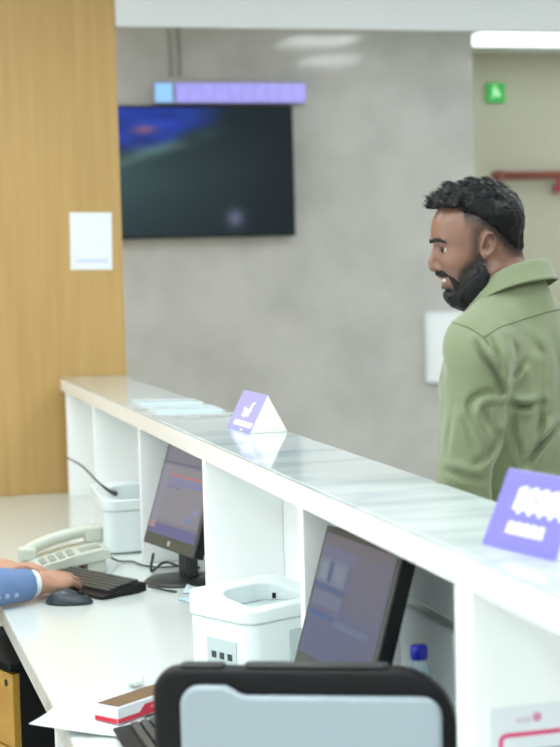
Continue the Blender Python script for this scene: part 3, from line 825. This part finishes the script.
# ================================================================== PEOPLE
def head_skin(P, smile=True):
    """head, face and neck: +x face, +y left, z up, origin between the ears"""
    Q = P.copy(); Q[:, 1] = np.abs(Q[:, 1])
    d = ell(P, (.012, 0, .036), (.081, .0735, .079))
    d = smin(d, ell(P, (.050, 0, .030), (.0525, .060, .050)), .03)
    d = smin(d, ell(P, (.036, 0, -.025), (.060, .056, .078)), .03)
    d = smin(d, ell(Q, (.058, .035, -.030), (.027, .024, .022)), .018)
    d = smin(d, cap(Q, (.002, .054, -.056), (.046, .018, -.094), .016, .017), .025)
    d = smin(d, sph(P, (.048, 0, -.089), .018), .02)
    nk0 = np.array([-.020, 0, -.03]); nk1 = np.array([-.048, .012, -.20])
    d = smin(d, cap(P, nk0, nk1, .055, .061), .03)
    d = smin(d, cap(Q, (.0985, .0, .012), (.084, .040, .012), .0085, .007), .010)
    d = smax(d, -sph(Q, (.106, .031, -.008), .0175), .010)
    d = smax(d, -cap(P, (.113, -.02, .0), (.113, .02, .0), .0125), .008)
    d = smax(d, -sph(Q, (.0985, .0450, -.0085), .0135), .010)
    eb = sph(Q, (.0790, .031, -.007), .0138)
    slit = ell(Q, (.0895, .034, -.0075), (.0150, .0165, .0050))
    d = smin(d, smax(eb, -slit, .0012), .003)
    d = smin(d, chain(P, [(.0945, 0, .004), (.0985, 0, -.012), (.1050, 0, -.031), (.1020, 0, -.0400)], [.0065, .0066, .0082, .0104]), .007)
    d = smin(d, sph(Q, (.0905, .0135, -.0420), .0080), .005)
    d = smax(d, -sph(Q, (.0955, .0065, -.0510), .0038), .003)
    d = smax(d, -chain(Q, [(.098, .0235, -.040), (.083, .030, -.058), (.074, .034, -.072)], [.002, .003, .002]), .007)      # smile fold
    d = smin(d, ell(P, (.070, 0, -.064), (.018, .031, .017)), .01)
    d = smin(d, chain(Q, [(.0895, .0, -.0615), (.085, .012, -.0605), (.068, .030, -.0575)], [.0042, .0042, .003]), .004)
    d = smin(d, chain(Q, [(.0835, .0, -.0805), (.079, .012, -.0785), (.064, .029, -.0610)], [.0055, .005, .0035]), .004)
    if smile:
        d = smax(d, -chain(Q, [(.091, .0, -.0690), (.086, .013, -.0670), (.066, .034, -.0565)], [.0046, .0052, .0042]), .002)
    # ears
    e = ell(Q, (0, 0, 0), (1, 1, 1))*0+1
    c, s = math.cos(.35), math.sin(.35)
    E = Q-np.array([.010, .071, -.001], np.float32)
    X = E[:, 0]*c+E[:, 1]*s; Y = -E[:, 0]*s+E[:, 1]*c
    ct, stt = math.cos(.2), math.sin(.2)
    X2 = X*ct+E[:, 2]*stt; Z2 = -X*stt+E[:, 2]*ct
    R = np.stack([X2, Y, Z2], 1)
    e = ell(R, (0, .004, 0), (.0150, .0055, .0260))
    hl = np.array([.92, 1, .95], np.float32)*np.array([(.012, .009, -.004), (.0125, .009, .012), (.006, .010, .0235), (-.006, .011, .0245), (-.0145, .011, .014), (-.0155, .010, -.002), (-.010, .009, -.014), (-.002, .008, -.023)], np.float32)
    e = smin(e, chain(R, hl, [.0022, .003, .0032, .0032, .003, .0028, .0026, .0035]), .002)
    e = smin(e, ell(R, (.001, .008, -.0215), (.0065, .004, .007)), .003)
    e = smax(e, -ell(R, (.003, .011, -.001), (.0075, .0100, .0125)), .002)
    e = smax(e, -ell(R, (-.004, .011, .012), (.0050, .0050, .0080)), .002)
    d = smin(d, e, .004)
    return d

def top_hair_line(u):
    return np.interp(u, [-.09, -.075, -.045, -.03, -.015, .007, .020, .031, .050, .0515, .10], [-.026, -.020, -.012, .000, .020, .036, .046, .051, .054, .073, .077])
def hair_fn(P):
    d0 = head_base(P)
    th = .0035+.0115*sstep(.0, .085, P[:, 2]) + .004*sstep(.05, .09, P[:, 0])*sstep(.05, .09, P[:, 2])
    d = d0-th
    n = vnoise(P, (60, 90, 60))-.5; n2 = vnoise(P, (160, 200, 160), 9.)-.5
    wav = vnoise(P, (45, 120, 70), 4.)-.5
    q = chain(P, [(.080, -.038, .082), (.091, -.012, .088), (.0925, .014, .087), (.084, .042, .081)], [.0115, .012, .0115, .010])
    q2 = chain(P, [(.055, -.045, .100), (.066, -.01, .109), (.066, .02, .107), (.055, .048, .094)], [.013, .014, .014, .012])
    d = smin(d, smin(q, q2, .012), .012)
    amp = .004+.007*sstep(.05, .11, P[:, 2])
    d = d+amp*n+.35*amp*n2+.5*amp*wav
    line = top_hair_line(P[:, 0])+.006*n+.003*n2
    d = smax(d, line-P[:, 2], .004)
    soft = 1-sstep(.0, .020, P[:, 2]-line); soft = soft*sstep(.060, .045, P[:, 0])
    return d+soft*(th+.0012)
def head_base(P):
    d = ell(P, (.012, 0, .036), (.081, .0735, .079))
    d = smin(d, ell(P, (.050, 0, .030), (.0525, .060, .050)), .03)
    return smin(d, cap(P, (-.020, 0, -.03), (-.048, .012, -.20), .055, .061), .03)
def beard_line(u):
    return np.interp(u, [.0, .012, .024, .036, .050, .060, .064, .072, .095], [.004, -.010, -.030, -.046, -.060, -.072, -.084, -.092, -.095])
def beard_fn(P):
    Q = P.copy(); Q[:, 1] = np.abs(Q[:, 1])
    d0 = head_skin(P, False)
    th = .0020+.0095*sstep(-.035, -.105, P[:, 2])
    n = vnoise(P, (140, 140, 110))-.5; n2 = vnoise(P, (70, 70, 60), 3.)-.5
    d = d0-th+.004*n+.003*n2
    d = smin(d, ell(P, (.050, 0, -.0985), (.0245, .026, .0200))+.003*n, .012)
    line = beard_line(P[:, 0])+.004*n2
    d = smax(d, P[:, 2]-line, .010)
    soft = (1-sstep(.0, .030, line-P[:, 2]))*sstep(.072, .055, P[:, 0])
    d = d+soft*(th+.0015)
    back = np.interp(P[:, 2], [-.125, -.10, -.06, -.042, -.03, .0], [.030, .016, .002, .010, .026, .026])
    d = smax(d, back-P[:, 0], .004)
    mo = chain(Q, [(.0920, .001, -.0525), (.0865, .014, -.0530), (.073, .031, -.0570), (.061, .036, -.080)], [.0072, .0090, .0058, .0085])+.0025*n
    sp = ell(P, (.0705, 0, -.0895), (.0090, .014, .0125))+.0015*n
    return smin(smin(d, sp, .012), mo, .004)
def stubble(P):
    """how much short hair covers the skin (0..1)"""
    u, v = P[:, 0], P[:, 2]
    n = vnoise(P, (300, 300, 300))
    hl = top_hair_line(u)
    fade = sstep(-.030, .006, v-hl)*sstep(.070, .038, u)
    fade = np.where((v > hl) & (u < .085), 1, fade)
    sb = sstep(.048, .026, u)*sstep(.004, .014, u)*sstep(-.05, -.02, v)*sstep(.06, .03, v)*.7          # sideburn
    bl = beard_line(u)
    be = sstep(.036, .004, v-bl)*sstep(-.008, .012, u-np.interp(v, [-.125, -.10, -.06, -.03, .0], [.030, .016, .002, .004, .012]))*.95
    be = be*(v < .02)*(u > -.01)
    lip = np.exp(-((v+.069)/.010)**2)*(u > .06)
    r = np.maximum(np.maximum(fade*.9, sb), be*(1-lip))
    ear = (np.abs(P[:, 1]) > .0640) & (((u-.009)/.0160)**2+((v+.001)/.030)**2 < 1)
    r = np.where(ear, r*.15, r)*(v > -.14)
    return np.clip(r*(.82+.36*n), 0, 1)

def hand_fn(P, curls, spread=.05, thumb=((.012, .030, -.010), (.045, .052, -.020), (.070, .050, -.030), (.088, .042, -.036))):
    """a hand: wrist at the origin, fingers along +x, thumb towards +y, back of the hand up"""
    d = cap(P, (-.025, 0, 0), (.005, 0, 0), .0255, .025)
    pal = ell(P, (.047, -.002, -.002), (.053, .043, .0165))
    d = smin(d, pal, .02)
    base = [(.082, .030, .002), (.088, .010, .004), (.085, -.011, .003), (.077, -.030, .0)]
    ln = [.070, .078, .072, .056]
    for k in range(4):
        p = np.array(base[k]); a = 0.0; pts = [p.copy()-np.array([.02, 0, 0])]; pts.append(p.copy())
        yaw = spread*(1.5-k)
        for s, fr in enumerate((.46, .30, .24)):
            a += curls[k][s]
            p = p+ln[k]*fr*np.array([math.cos(a)*math.cos(yaw), math.sin(yaw), -math.sin(a)]); pts.append(p.copy())
        r = [.0098, .0095, .0088, .0080, .0068]
        if k == 3: r = [q*.88 for q in r]
        d = smin(d, chain(P, pts, r), .006)
    d = smin(d, chain(P, list(thumb), [.015, .0125, .0105, .0085]), .010)
    return d
def hand_mesh(curls, M4, left=False, spread=.05, step=.0026, **kw):
    p, q = nets(lambda P: hand_fn(P, curls, spread, **kw), axis(-.07+.004, .175, step), axis(-.055, .075, step), axis(-.10, .045, step))
    if left: p[:, 1] *= -1; q = q[:, ::-1]
    p = (np.c_[p, np.ones(len(p))] @ np.array(M4).T)[:, :3]
    return p, q
def frame(o, x, up):
    x = Vector(x).normalized(); up = Vector(up); z = (up-x*up.dot(x)).normalized(); y = z.cross(x)
    return Matrix(((x.x, y.x, z.x, o[0]), (x.y, y.y, z.y, o[1]), (x.z, y.z, z.z, o[2]), (0, 0, 0, 1)))

# ------------------------------------------------------------------ man at the counter
ZH = 1.645
AL = math.radians(9)                 # head turned a little towards the camera from pure profile
ORG = px(485, 245, Y=3.04)
man = thing('person', 'bearded man in an olive green shirt smiling to the left beyond the counter', 'person', (ORG[0], ORG[1], 0), math.atan2(.3817, -.9245)+AL)
PHI = math.radians(30)+AL
TF = np.array([math.cos(PHI), -math.sin(PHI)], np.float32); TL = np.array([math.sin(PHI), math.cos(PHI)], np.float32)
NB = np.array([-.046*math.cos(AL), .046*math.sin(AL)], np.float32)
def to_torso(P):
    q = P[:, :2]-NB
    return np.stack([q@TF, q@TL, P[:, 2]], 1)
def from_torso(p): 
    q = NB+TF*p[0]+TL*p[1]; return (float(q[0]), float(q[1]), p[2])
SH = np.array([0, 0, ZH], np.float32)
ARM_L = [(-.028, .170, 1.425), (-.004, .208, 1.13), (-.030, .165, .89)]
ARM_R = [(-.020, -.176, 1.425), (-.045, -.220, 1.13), (.100, -.235, .93)]
def body_fn(P):
    d = head_skin(P-SH)
    T = to_torso(P)
    b = ell(T, (0, 0, 1.33), (.102, .148, .20))
    b = smin(b, ell(T, (.0, 0, 1.06), (.098, .132, .22)), .06)
    b = smin(b, cap(T, (-.01, -.15, 1.44), (-.01, .15, 1.44), .052), .05)
    b = smin(b, cap(T, (-.008, 0, 1.46), (-.004, 0, 1.56), .058, .054), .03)
    for s in (1, -1):
        b = smin(b, chain(T, [(0, .09*s, .93), (.012, .10*s, .50), (-.012, .105*s, .08)], [.082, .056, .040]), .04)
        b = smin(b, cap(T, (-.012, .105*s, .07), (.10, .115*s, .045), .036, .03), .03)
    b = smin(b, chain(T, ARM_L, [.040, .033, .028]), .03)
    b = smin(b, chain(T, ARM_R, [.040, .033, .028]), .03)
    return smin(d, b, .02)
xs = axis(-.40, .34, .014, ((-.095, .125, .0026),)); ys = axis(-.34, .34, .014, ((-.085, .092, .0026),))
zs = axis(-.0, 1.80, .014, ((1.505, 1.775, .0026),))
bp_, bq_ = nets(body_fn, xs, ys, zs)
relaxed = [(.35, .45, .30), (.40, .50, .32), (.45, .52, .34), (.50, .52, .34)]
def arm_hand(A, left):
    e = Vector(from_torso(A[1])); w_ = Vector(from_torso(A[2])); x = (w_-e)
    out = Vector((TL[0], TL[1], 0))*(1 if left else -1)
    return hand_mesh(relaxed, frame(w_, x+Vector((0, 0, -.02)), out+Vector((0, 0, .3))), left=not left, step=.0045)
hands = [arm_hand(ARM_L, True), arm_hand(ARM_R, False)]
mesh_obj('body', bp_, bq_, M['skin'], man, attr=('hair', lambda P: np.where(P[:, 2] > 1.4, stubble(P-SH), 0)), extra=hands)

hx, hq = nets(lambda P: hair_fn(P-SH), axis(-.10, .14, .0024), axis(-.10, .10, .0024), axis(ZH-.05, ZH+.15, .0024))
# loose strands over the thick top
hair_o = mesh_obj('hair', hx, hq, M['hair'], man)
rg = np.random.RandomState(11); st_ = MB()
cand = hx[(hx[:, 2] > ZH+.055) & (hx[:, 0] > -.050)]
cen = np.array([.012, 0, ZH+.036])
for i in rg.choice(len(cand), 1100, replace=False):
    p = cand[i]; n_v = (p-cen)/np.linalg.norm(p-cen)
    fwd = np.array([.75, .35*rg.randn(), .25+.3*rg.rand()]); fwd -= n_v*fwd.dot(n_v)*.6; fwd /= np.linalg.norm(fwd)
    if p[0] < -.02: fwd = np.array([-.5+.5*rg.randn(), .5*rg.randn(), -.35]); fwd /= np.linalg.norm(fwd)
    L = .010+.009*rg.rand(); bow = .0012+.0022*rg.rand()
    pts = [p-n_v*.0025+fwd*L*t+n_v*(bow*4*t*(1-t)+.0025*t) for t in (0, .25, .5, .75, 1.0)]
    st_.tube([tuple(q) for q in pts], .0009, 4, taper=lambda s: 1.08-s)
st_.build('hair_strands', M['hair'], hair_o, smooth=True)
bx_, bqq = nets(lambda P: beard_fn(P-SH), axis(-.02, .115, .0022), axis(-.085, .085, .0022), axis(ZH-.14, ZH+.02, .0022))
mesh_obj('beard', bx_, bqq, M['beard'], man)
for s in (1, -1):
    eye = MB().lathe([(.0121*math.sin(a), -.0121*math.cos(a)) for a in np.linspace(0.02, math.pi-.02, 14)], 18).build('eye', M['sclera'], man, smooth=True, loc=(.0790, .031*s, ZH-.007))
    MB().lathe([(.0, .0), (.0060, .0002), (.0064, -.0014)], 16).build('iris', M['iris'], eye, smooth=True, loc=(.0112, .0044*s, 0), rot=(0, math.pi/2, .38*s))
    brow = nets(lambda P: chain(P-SH, [(.1055, .010*s, .0090), (.1020, .024*s, .0125), (.0945, .040*s, .0115), (.0845, .0505*s, .0065)], [.0034, .0046, .0042, .0024])+.002*(vnoise(P, (300, 300, 300))-.5),
                axis(.07, .115, .0016), axis(min(.0, .055*s), max(.0, .055*s), .0016), axis(ZH-.0, ZH+.025, .0016))
    mesh_obj('eyebrow', brow[0], brow[1], M['beard'], man)
tp, tq = nets(lambda P: chain(np.c_[P[:, 0], np.abs(P[:, 1]), P[:, 2]-ZH].astype(np.float32), [(.0815, 0, -.0675), (.079, .013, -.0660), (.067, .029, -.0585)], [.0052, .0056, .0044]),
              axis(.055, .10, .002), axis(-.035, .035, .002), axis(ZH-.08, ZH-.05, .002))
mesh_obj('teeth', tp, tq, M['teeth'], man)

# shirt
FOLDS = [  # fold lines of the shirt as seen from behind his left: (points), depth, radius
    ([(205, 130), (230, 180), (265, 230), (290, 290), (305, 335)], .011, .0055, 1),
    ([(262, 120), (282, 180), (300, 240), (308, 290)], .007, .005, 1),
    ([(302, 330), (235, 325), (180, 358), (175, 410), (205, 480), (228, 530)], .0075, .0055, 1),
    ([(292, 388), (240, 388), (232, 425), (262, 485)], .006, .0055, -1),
    ([(140, 380), (165, 470), (196, 565)], .005, .0065, 1),
    ([(180, 625), (235, 585), (275, 500)], .007, .006, -1),
    ([(60, 640), (130, 655), (220, 690)], .006, .006, 1),
    ([(110, 360), (92, 470), (74, 600)], .003, .0035, 1),
    ([(330, 385), (395, 402), (470, 392)], .010, .0055, 1),
    ([(395, 645), (440, 592), (500, 530), (565, 465)], .011, .006, 1),
    ([(322, 300), (358, 262), (402, 212)], .006, .006, -1),
    ([(345, 120), (362, 180), (346, 250)], .005, .007, -1),
    ([(475, 250), (468, 400), (442, 560), (398, 640)], .008, .008, -1),
    ([(372, 400), (348, 460), (348, 520), (368, 600)], .007, .006, -1),
    ([(430, 130), (470, 190), (478, 260)], .004, .008, 1),
    ([(520, 150), (548, 260), (540, 380)], .005, .010, 1)]
crease3 = []
for pl_, dp_, r_f, sg_ in FOLDS:
    q_ = bez([((484-(425+x/4.148))/525.0, ZH+(245-(310+y/4.148))/525.0, 0) for x, y in pl_], 5)
    crease3.append((np.array([(p.x, p.y) for p in q_], np.float32), dp_, r_f, sg_))
def shirt_base(P):
    T = to_torso(P)
    b = ell(T, (.004, 0, 1.33), (.124, .172, .225))
    b = smin(b, ell(T, (.008, 0, 1.04), (.122, .145, .27)), .08)
    b = smin(b, cap(T, (-.012, -.150, 1.452), (-.012, .150, 1.452), .060), .05)
    for s in (1, -1):
        b = smin(b, cap(T, (-.018, .035*s, 1.520), (-.012, .150*s, 1.468), .048, .046), .03)
    b = smin(b, cap(T, (-.012, 0, 1.50), (-.010, 0, 1.55), .072, .066), .03)
    A = None
    for ar in (ARM_L, ARM_R):
        a = chain(T, ar[:2]+[tuple(np.array(ar[2])*.97+np.array(ar[1])*.03)], [.056, .048, .042])
        a = smin(a, sph(T, (ar[0][0], ar[0][1]*.95, 1.432), .058), .03)
        A = a if A is None else np.minimum(A, a)
    return b, A, T
def shirt_fn(P, wrinkle=True):
    b, A, T = shirt_base(P)
    d = smin(b, A, .008+.02*sstep(1.32, 1.42, P[:, 2]))
    if wrinkle:
        lo = sstep(1.46, 1.36, P[:, 2])
        D = np.stack([T[:, 0]+.4*T[:, 2], T[:, 1]-.5*T[:, 2], T[:, 2]+.6*T[:, 1]], 1).astype(np.float32)
        r1 = 1-np.abs(2*vnoise(D, (5, 9, 13))-1); r2 = 1-np.abs(2*vnoise(D, (11, 16, 26), 7.)-1)
        d = d-lo*(.010*(r1-.6)+.006*(r2-.55))-.003*(vnoise(P, (9, 9, 12), 3.)-.5)
        ps = np.stack([P[:, 0]*math.cos(AL)-P[:, 1]*math.sin(AL), P[:, 2]], 1)      # across the back, height
        gate = sstep(-.05, .01, P[:, 0]*math.sin(AL)+P[:, 1]*math.cos(AL))
        for pl, dp, r, sg in crease3:
            bd = np.full(len(P), 9., np.float32); sd = np.full(len(P), 9., np.float32); hh = np.zeros(len(P), np.float32); m = len(pl)-1
            lo2, hi2 = pl.min(0)-.04, pl.max(0)+.04
            I = np.where(((ps > lo2) & (ps < hi2)).all(1))[0]
            if not len(I): continue
            pp = ps[I]; b_ = bd[I]; s_ = sd[I]; h_ = hh[I]
            for i in range(m):
                e = pl[i+1]-pl[i]; w0 = pp-pl[i]; h = np.clip((w0@e)/(e@e+1e-12), 0, 1)
                q = np.sqrt(((w0-h[:, None]*e)**2).sum(1)); w_ = q < b_
                cr_ = np.sign(w0[:, 0]*e[1]-w0[:, 1]*e[0])
                b_ = np.where(w_, q, b_); s_ = np.where(w_, q*cr_, s_); h_ = np.where(w_, (i+h)/m, h_)
            tp_ = np.sin(np.pi*np.clip(h_*.86+.07, 0, 1))
            s_ = s_*sg
            d[I] += gate[I]*tp_*dp*1.45*(np.exp(-(s_/r)**2)-.75*np.exp(-((s_-r*2.3)/(r*1.4))**2)-.25*np.exp(-((s_+r*2.3)/(r*1.4))**2))
    # openings: neck, hem
    nk = cap(T, (.004, 0, 1.45), (.004, 0, 1.70), .0665, .0665)
    zcut = T[:, 2]-(1.563-.55*np.clip(T[:, 0], -.09, .1))
    d = smax(d, zcut, .004)
    d = smax(d, -nk, .003)
    d = smax(d, .82-T[:, 2], .006)
    return d
MW = Matrix.Translation(man.location) @ Matrix.Rotation(man.rotation_euler.z, 4, 'Z')
MI = np.array(MW.inverted())
def on_shirt(x, y, wr=False):
    """where the sight line through (x,y) meets the shirt, in the man's own frame"""
    d = _F + _R*(x-280.0)/F_PX - _U*(y-373.5)/F_PX
    ts = np.linspace(2.6, 3.6, 700)
    W_ = np.array([0, 0, CAM_H])+ts[:, None]*d
    L = (np.c_[W_, np.ones(len(W_))]@MI.T)[:, :3].astype(np.float32)
    v = shirt_fn(L, wr)
    k = int(np.argmax(v < 0)) if (v < 0).any() else int(np.argmin(v))
    return L[max(k-1, 0)] if wr else L[k]
sx_, sq2 = nets(shirt_fn, axis(-.42, .38, .0055, ((-.2, .2, .0042),)), axis(-.38, .40, .0055, ((-.1, .3, .0042),)), axis(.80, 1.64, .0055, ((1.1, 1.6, .0042),)))
shirt = mesh_obj('shirt', sx_, sq2, M['shirt'], man)
md = shirt.modifiers.new('smooth', 'SMOOTH'); md.factor = .5; md.iterations = 1
# yoke and sleeve seams that follow the cloth
def seam(pts, n=10, r=.0011):
    out = []
    for a, c in zip(pts[:-1], pts[1:]):
        for k in range(n):
            s = k/n; out.append(on_shirt(a[0]+(c[0]-a[0])*s, a[1]+(c[1]-a[1])*s, True))
    out = [tuple(q) for q in out]
    return MB().tube(out, r, 5)
seam([(484, 337), (500, 327), (524, 319), (545, 313), (562, 309)]).build('yoke_seam', M['seam'], shirt, smooth=True)
seam([(452, 322), (468, 327), (484, 337), (490, 346)]).build('sleeve_seam', M['seam'], shirt, smooth=True)
# collar: band folded over to a leaf
def ring(th, r_add, dz):
    a = -math.cos(th); b = math.sin(th)                    # th=0 at the nape
    ra, rb = .0735+r_add, .0700+r_add
    f = (1-math.cos(th))/2
    z = 1.612-.018*f-.075*f**1.5+dz
    return from_torso((.004+a*ra, b*rb, z))
def collar_pt(u, v):
    th = -math.pi*.985+2*math.pi*.985*u
    f = abs(th)/math.pi
    if v < .42:
        s = v/.42; return ring(th, .000+.002*s, -.040*(1-s))
    if v < .55:
        s = (v-.42)/.13; return ring(th, .002+.007*s, .0025*math.sin(math.pi*s))
    s = (v-.55)/.45
    drop = .036+.016*max(0, (f-.55)/.45)
    return ring(th, .009+.013*s+.004*s*s, -drop*s)
MB().grid(collar_pt, 90, 22).build('collar', M['shirt'], shirt, smooth=True, solid=.0022)
for k in range(7):
    z = 1.44-.085*k
    p = np.array([from_torso((.30, 0.0, z))], np.float32); q = np.array([from_torso((0.0, 0.0, z))], np.float32)
    ts = np.linspace(0, 1, 300)[:, None]; L = (p+(q-p)*ts).astype(np.float32); v = shirt_fn(L, True)
    c = L[int(np.argmax(v < 0))]
    MB().lathe([(.0, .0), (.0055, .0), (.0055, .002), (.0, .0024)], 12).build('shirt_button', M['seam'], shirt, smooth=True, loc=tuple(c), rot=(0, math.pi/2, -PHI))
def trouser_fn(P):
    T = to_torso(P)
    d = ell(T, (.004, 0, .93), (.115, .165, .15))
    for s in (1, -1):
        d = smin(d, chain(T, [(0, .09*s, .90), (.012, .10*s, .50), (-.012, .105*s, .085)], [.096, .075, .062]), .03)
    return smax(smax(d, T[:, 2]-.96, .01), .055-T[:, 2], .01)
a, q = nets(trouser_fn, axis(-.36, .3, .012), axis(-.34, .34, .012), axis(.03, 1.0, .012))
mesh_obj('trousers', a, q, M['trouser'], man)
def shoe_at(s, par, tr):
    fn = lambda T: smax(smin(ell(T, (.035, .112*s, .045), (.135, .048, .05)), ell(T, (-.03, .107*s, .07), (.06, .045, .055)), .03), .002-T[:, 2], .004)
    p, q = nets(fn, axis(-.13, .19, .008), axis(.112*s-.07, .112*s+.07, .008), axis(-.01, .15, .008))
    p = np.array([tr(v) for v in p])
    return mesh_obj('shoe', p, q, M['shoe'], par)
for s in (1, -1): shoe_at(s, man, lambda v: from_torso((v[0], v[1], v[2])))

# ------------------------------------------------------------------ person typing (arms in view, the rest beyond the left edge)
CX, CY = -.06, 4.45
clk = thing('person', 'person in a blue suit jacket typing with both hands on the black keyboard', 'person', (CX, CY, 0), 0)
# local frame = world axes, facing +x, left is +y
def L_(p): return (p[0]-CX, p[1]-CY, p[2])
RW = Vector(L_((.512, 4.322, .796))); LW = Vector(L_((.440, 4.605, .792)))
RE = Vector(L_((.215, 4.175, .815))); LE = Vector(L_((.11, 4.72, .82)))
RS = Vector((.0, -.185, 1.10)); LS = Vector((.0, .185, 1.10))
HZ = 1.345
def clerk_body(P):
    d = head_skin(P-np.array([.03, 0, HZ], np.float32), False)
    b = ell(P, (-.01, 0, .98), (.105, .155, .22)); b = smin(b, ell(P, (-.01, 0, .66), (.12, .15, .2)), .08)
    b = smin(b, cap(P, (-.01, 0, 1.12), (-.005, 0, 1.23), .058, .054), .03)
    b = smin(b, chain(P, [RS, RE, RW], [.045, .036, .026]), .03); b = smin(b, chain(P, [LS, LE, LW], [.045, .036, .026]), .03)
    for s in (1, -1):
        b = smin(b, chain(P, [(0, .09*s, .53), (.23, .11*s, .53), (.12, .11*s, .08)], [.072, .058, .040]), .03)
        b = smin(b, cap(P, (.12, .11*s, .06), (.24, .12*s, .045), .036, .03), .03)
    return smin(d, b, .02)
a, q = nets(clerk_body, axis(-.2, .62, .013, ((-.08, .16, .006),)), axis(-.36, .42, .013, ((-.1, .1, .006),)), axis(0, 1.52, .013, ((1.2, 1.5, .006),)))
curl_r = [(.30, .34, .2), (.26, .36, .22), (.28, .38, .22), (.36, .40, .22)]
curl_l = [(.36, .35, .2), (.40, .40, .25), (.42, .42, .25), (.46, .40, .25)]
rh = hand_mesh(curl_r, frame(RW, (.75, .66, -.03), (-.12, -.42, 1)) @ Matrix.Scale(1.10, 4), left=False, spread=.07)
lh = hand_mesh(curl_l, frame(LW, (.95, -.36, .02), (.0, .25, 1)), left=True, spread=.06)
mesh_obj('body', a, q, M['skin2'], clk, extra=[rh, lh])
a, q = nets(lambda P: hair_fn(P-np.array([.03, 0, HZ], np.float32)), axis(-.09, .16, .005), axis(-.1, .1, .005), axis(HZ-.06, HZ+.15, .005))
mesh_obj('hair', a, q, M['hair'], clk)
def jacket_fn(P):
    b = ell(P, (-.01, 0, .98), (.130, .180, .235)); b = smin(b, ell(P, (-.01, 0, .68), (.145, .18, .25)), .08)
    b = smin(b, cap(P, (-.015, -.14, 1.13), (-.015, .14, 1.13), .062), .04)
    RWj = RW+(RE-RW)*.115; LWj = LW+(LE-LW)*.14
    for S_, E_, W_ in ((RS, RE, RWj), (LS, LE, LWj)):
        b = smin(b, chain(P, [S_, E_, W_], [.070, .057, .043]), .025)
    D = P.copy(); D[:, 0] += .5*P[:, 2]
    r1 = 1-np.abs(2*vnoise(D, (16, 9, 12))-1)
    b = b-.007*(r1-.5)
    for W_, E_ in ((RWj, RE), (LWj, LE)):                    # straight sleeve ends
        n = (W_-E_).normalized(); pl = (P-np.array(W_, np.float32))@np.array(n, np.float32)
        near = np.sqrt(((P-np.array(W_, np.float32))**2).sum(1)) < .12
        b = np.where(near, smax(b, pl-.004, .003), b)
    b = smax(b, -cap(P, (0.004, 0, 1.10), (.004, 0, 1.4), .064), .004)
    b = smax(b, P[:, 2]-1.215, .004)
    return smax(b, .50-P[:, 2], .01)
a, q = nets(jacket_fn, axis(-.2, .56, .006), axis(-.38, .42, .006), axis(.48, 1.24, .006))
jk = mesh_obj('suit_jacket', a, q, M['suit'], clk)
for (W_, E_, lab) in ((RW, RE, 1), (LW, LE, 0)):
    d = (W_-E_); p0 = E_+d*.78; p1 = E_+d*.95
    cf = MB().tube([tuple(p0), tuple(p0+(p1-p0)*.5), tuple(p1)], .036, 24).build('shirt_cuff', M['cuff'], clk, smooth=False, bevel=.004)
# four sleeve buttons on the near sleeve
for k in range(4):
    f = .70-.085*k
    c = RE+(RW-RE)*f
    dr = Vector((.35, -.86, -.36)).normalized()
    ts = np.linspace(.09, .0, 200)[:, None]; L = (np.array(c)+np.array(dr)*ts).astype(np.float32)
    v = jacket_fn(L); pt = L[int(np.argmax(v < 0))]
    b = MB().lathe([(.0, -.001), (.0072, -.001), (.0072, .0018), (.0055, .003), (.0, .0028)], 14).build('sleeve_button', M['button'], jk, smooth=True, loc=tuple(pt))
    b.rotation_euler = dr.to_track_quat('Z', 'Y').to_euler()
def ctrouser(P):
    d = ell(P, (-.01, 0, .55), (.14, .17, .10))
    for s in (1, -1):
        d = smin(d, chain(P, [(0, .09*s, .545), (.23, .11*s, .545), (.12, .11*s, .09)], [.083, .074, .060]), .03)
    return smax(d, .06-P[:, 2], .01)
a, q = nets(ctrouser, axis(-.2, .42, .012), axis(-.24, .24, .012), axis(.02, .7, .012))
mesh_obj('trousers', a, q, M['trouser'], clk)
for s in (1, -1): shoe_at(s, clk, lambda v: (v[0]+.13, v[1], v[2]))

ch = thing('office_chair', 'dark office chair under the person in the blue suit', 'chair', (CX-.03, CY, 0), 0)
MB().prism(rpoly(-.24, -.25, .24, .25, .07), .395, .455).build('seat', M['chair'], ch, bevel=.02, seg=3)
MB().prism(rpoly(-.22, .52, .22, .98, .08), -.26, -.20, 'x').build('backrest', M['chair'], ch, bevel=.02, seg=3)
MB().tube([(-.10, 0, .385), (-.30, 0, .42), (-.285, 0, .70)], .022, 8).build('back_support', M['black'], ch, smooth=True)
MB().tube([(0, 0, .09), (0, 0, .394)], .028, 14).build('gas_column', M['steel'], ch, smooth=True)
for k in range(5):
    a = 2*math.pi*k/5+.3
    lg = MB().tube([(0, 0, .10), (.28*math.cos(a), .28*math.sin(a), .07)], .022, 8).build('leg', M['black'], ch, smooth=True)
    MB().tube([(.28*math.cos(a)-.012*math.sin(a), .28*math.sin(a)+.012*math.cos(a), .028), (.28*math.cos(a)+.012*math.sin(a), .28*math.sin(a)-.012*math.cos(a), .028)], .028, 12).build('castor', M['black'], lg, smooth=True)
C.cycles.use_denoising = True
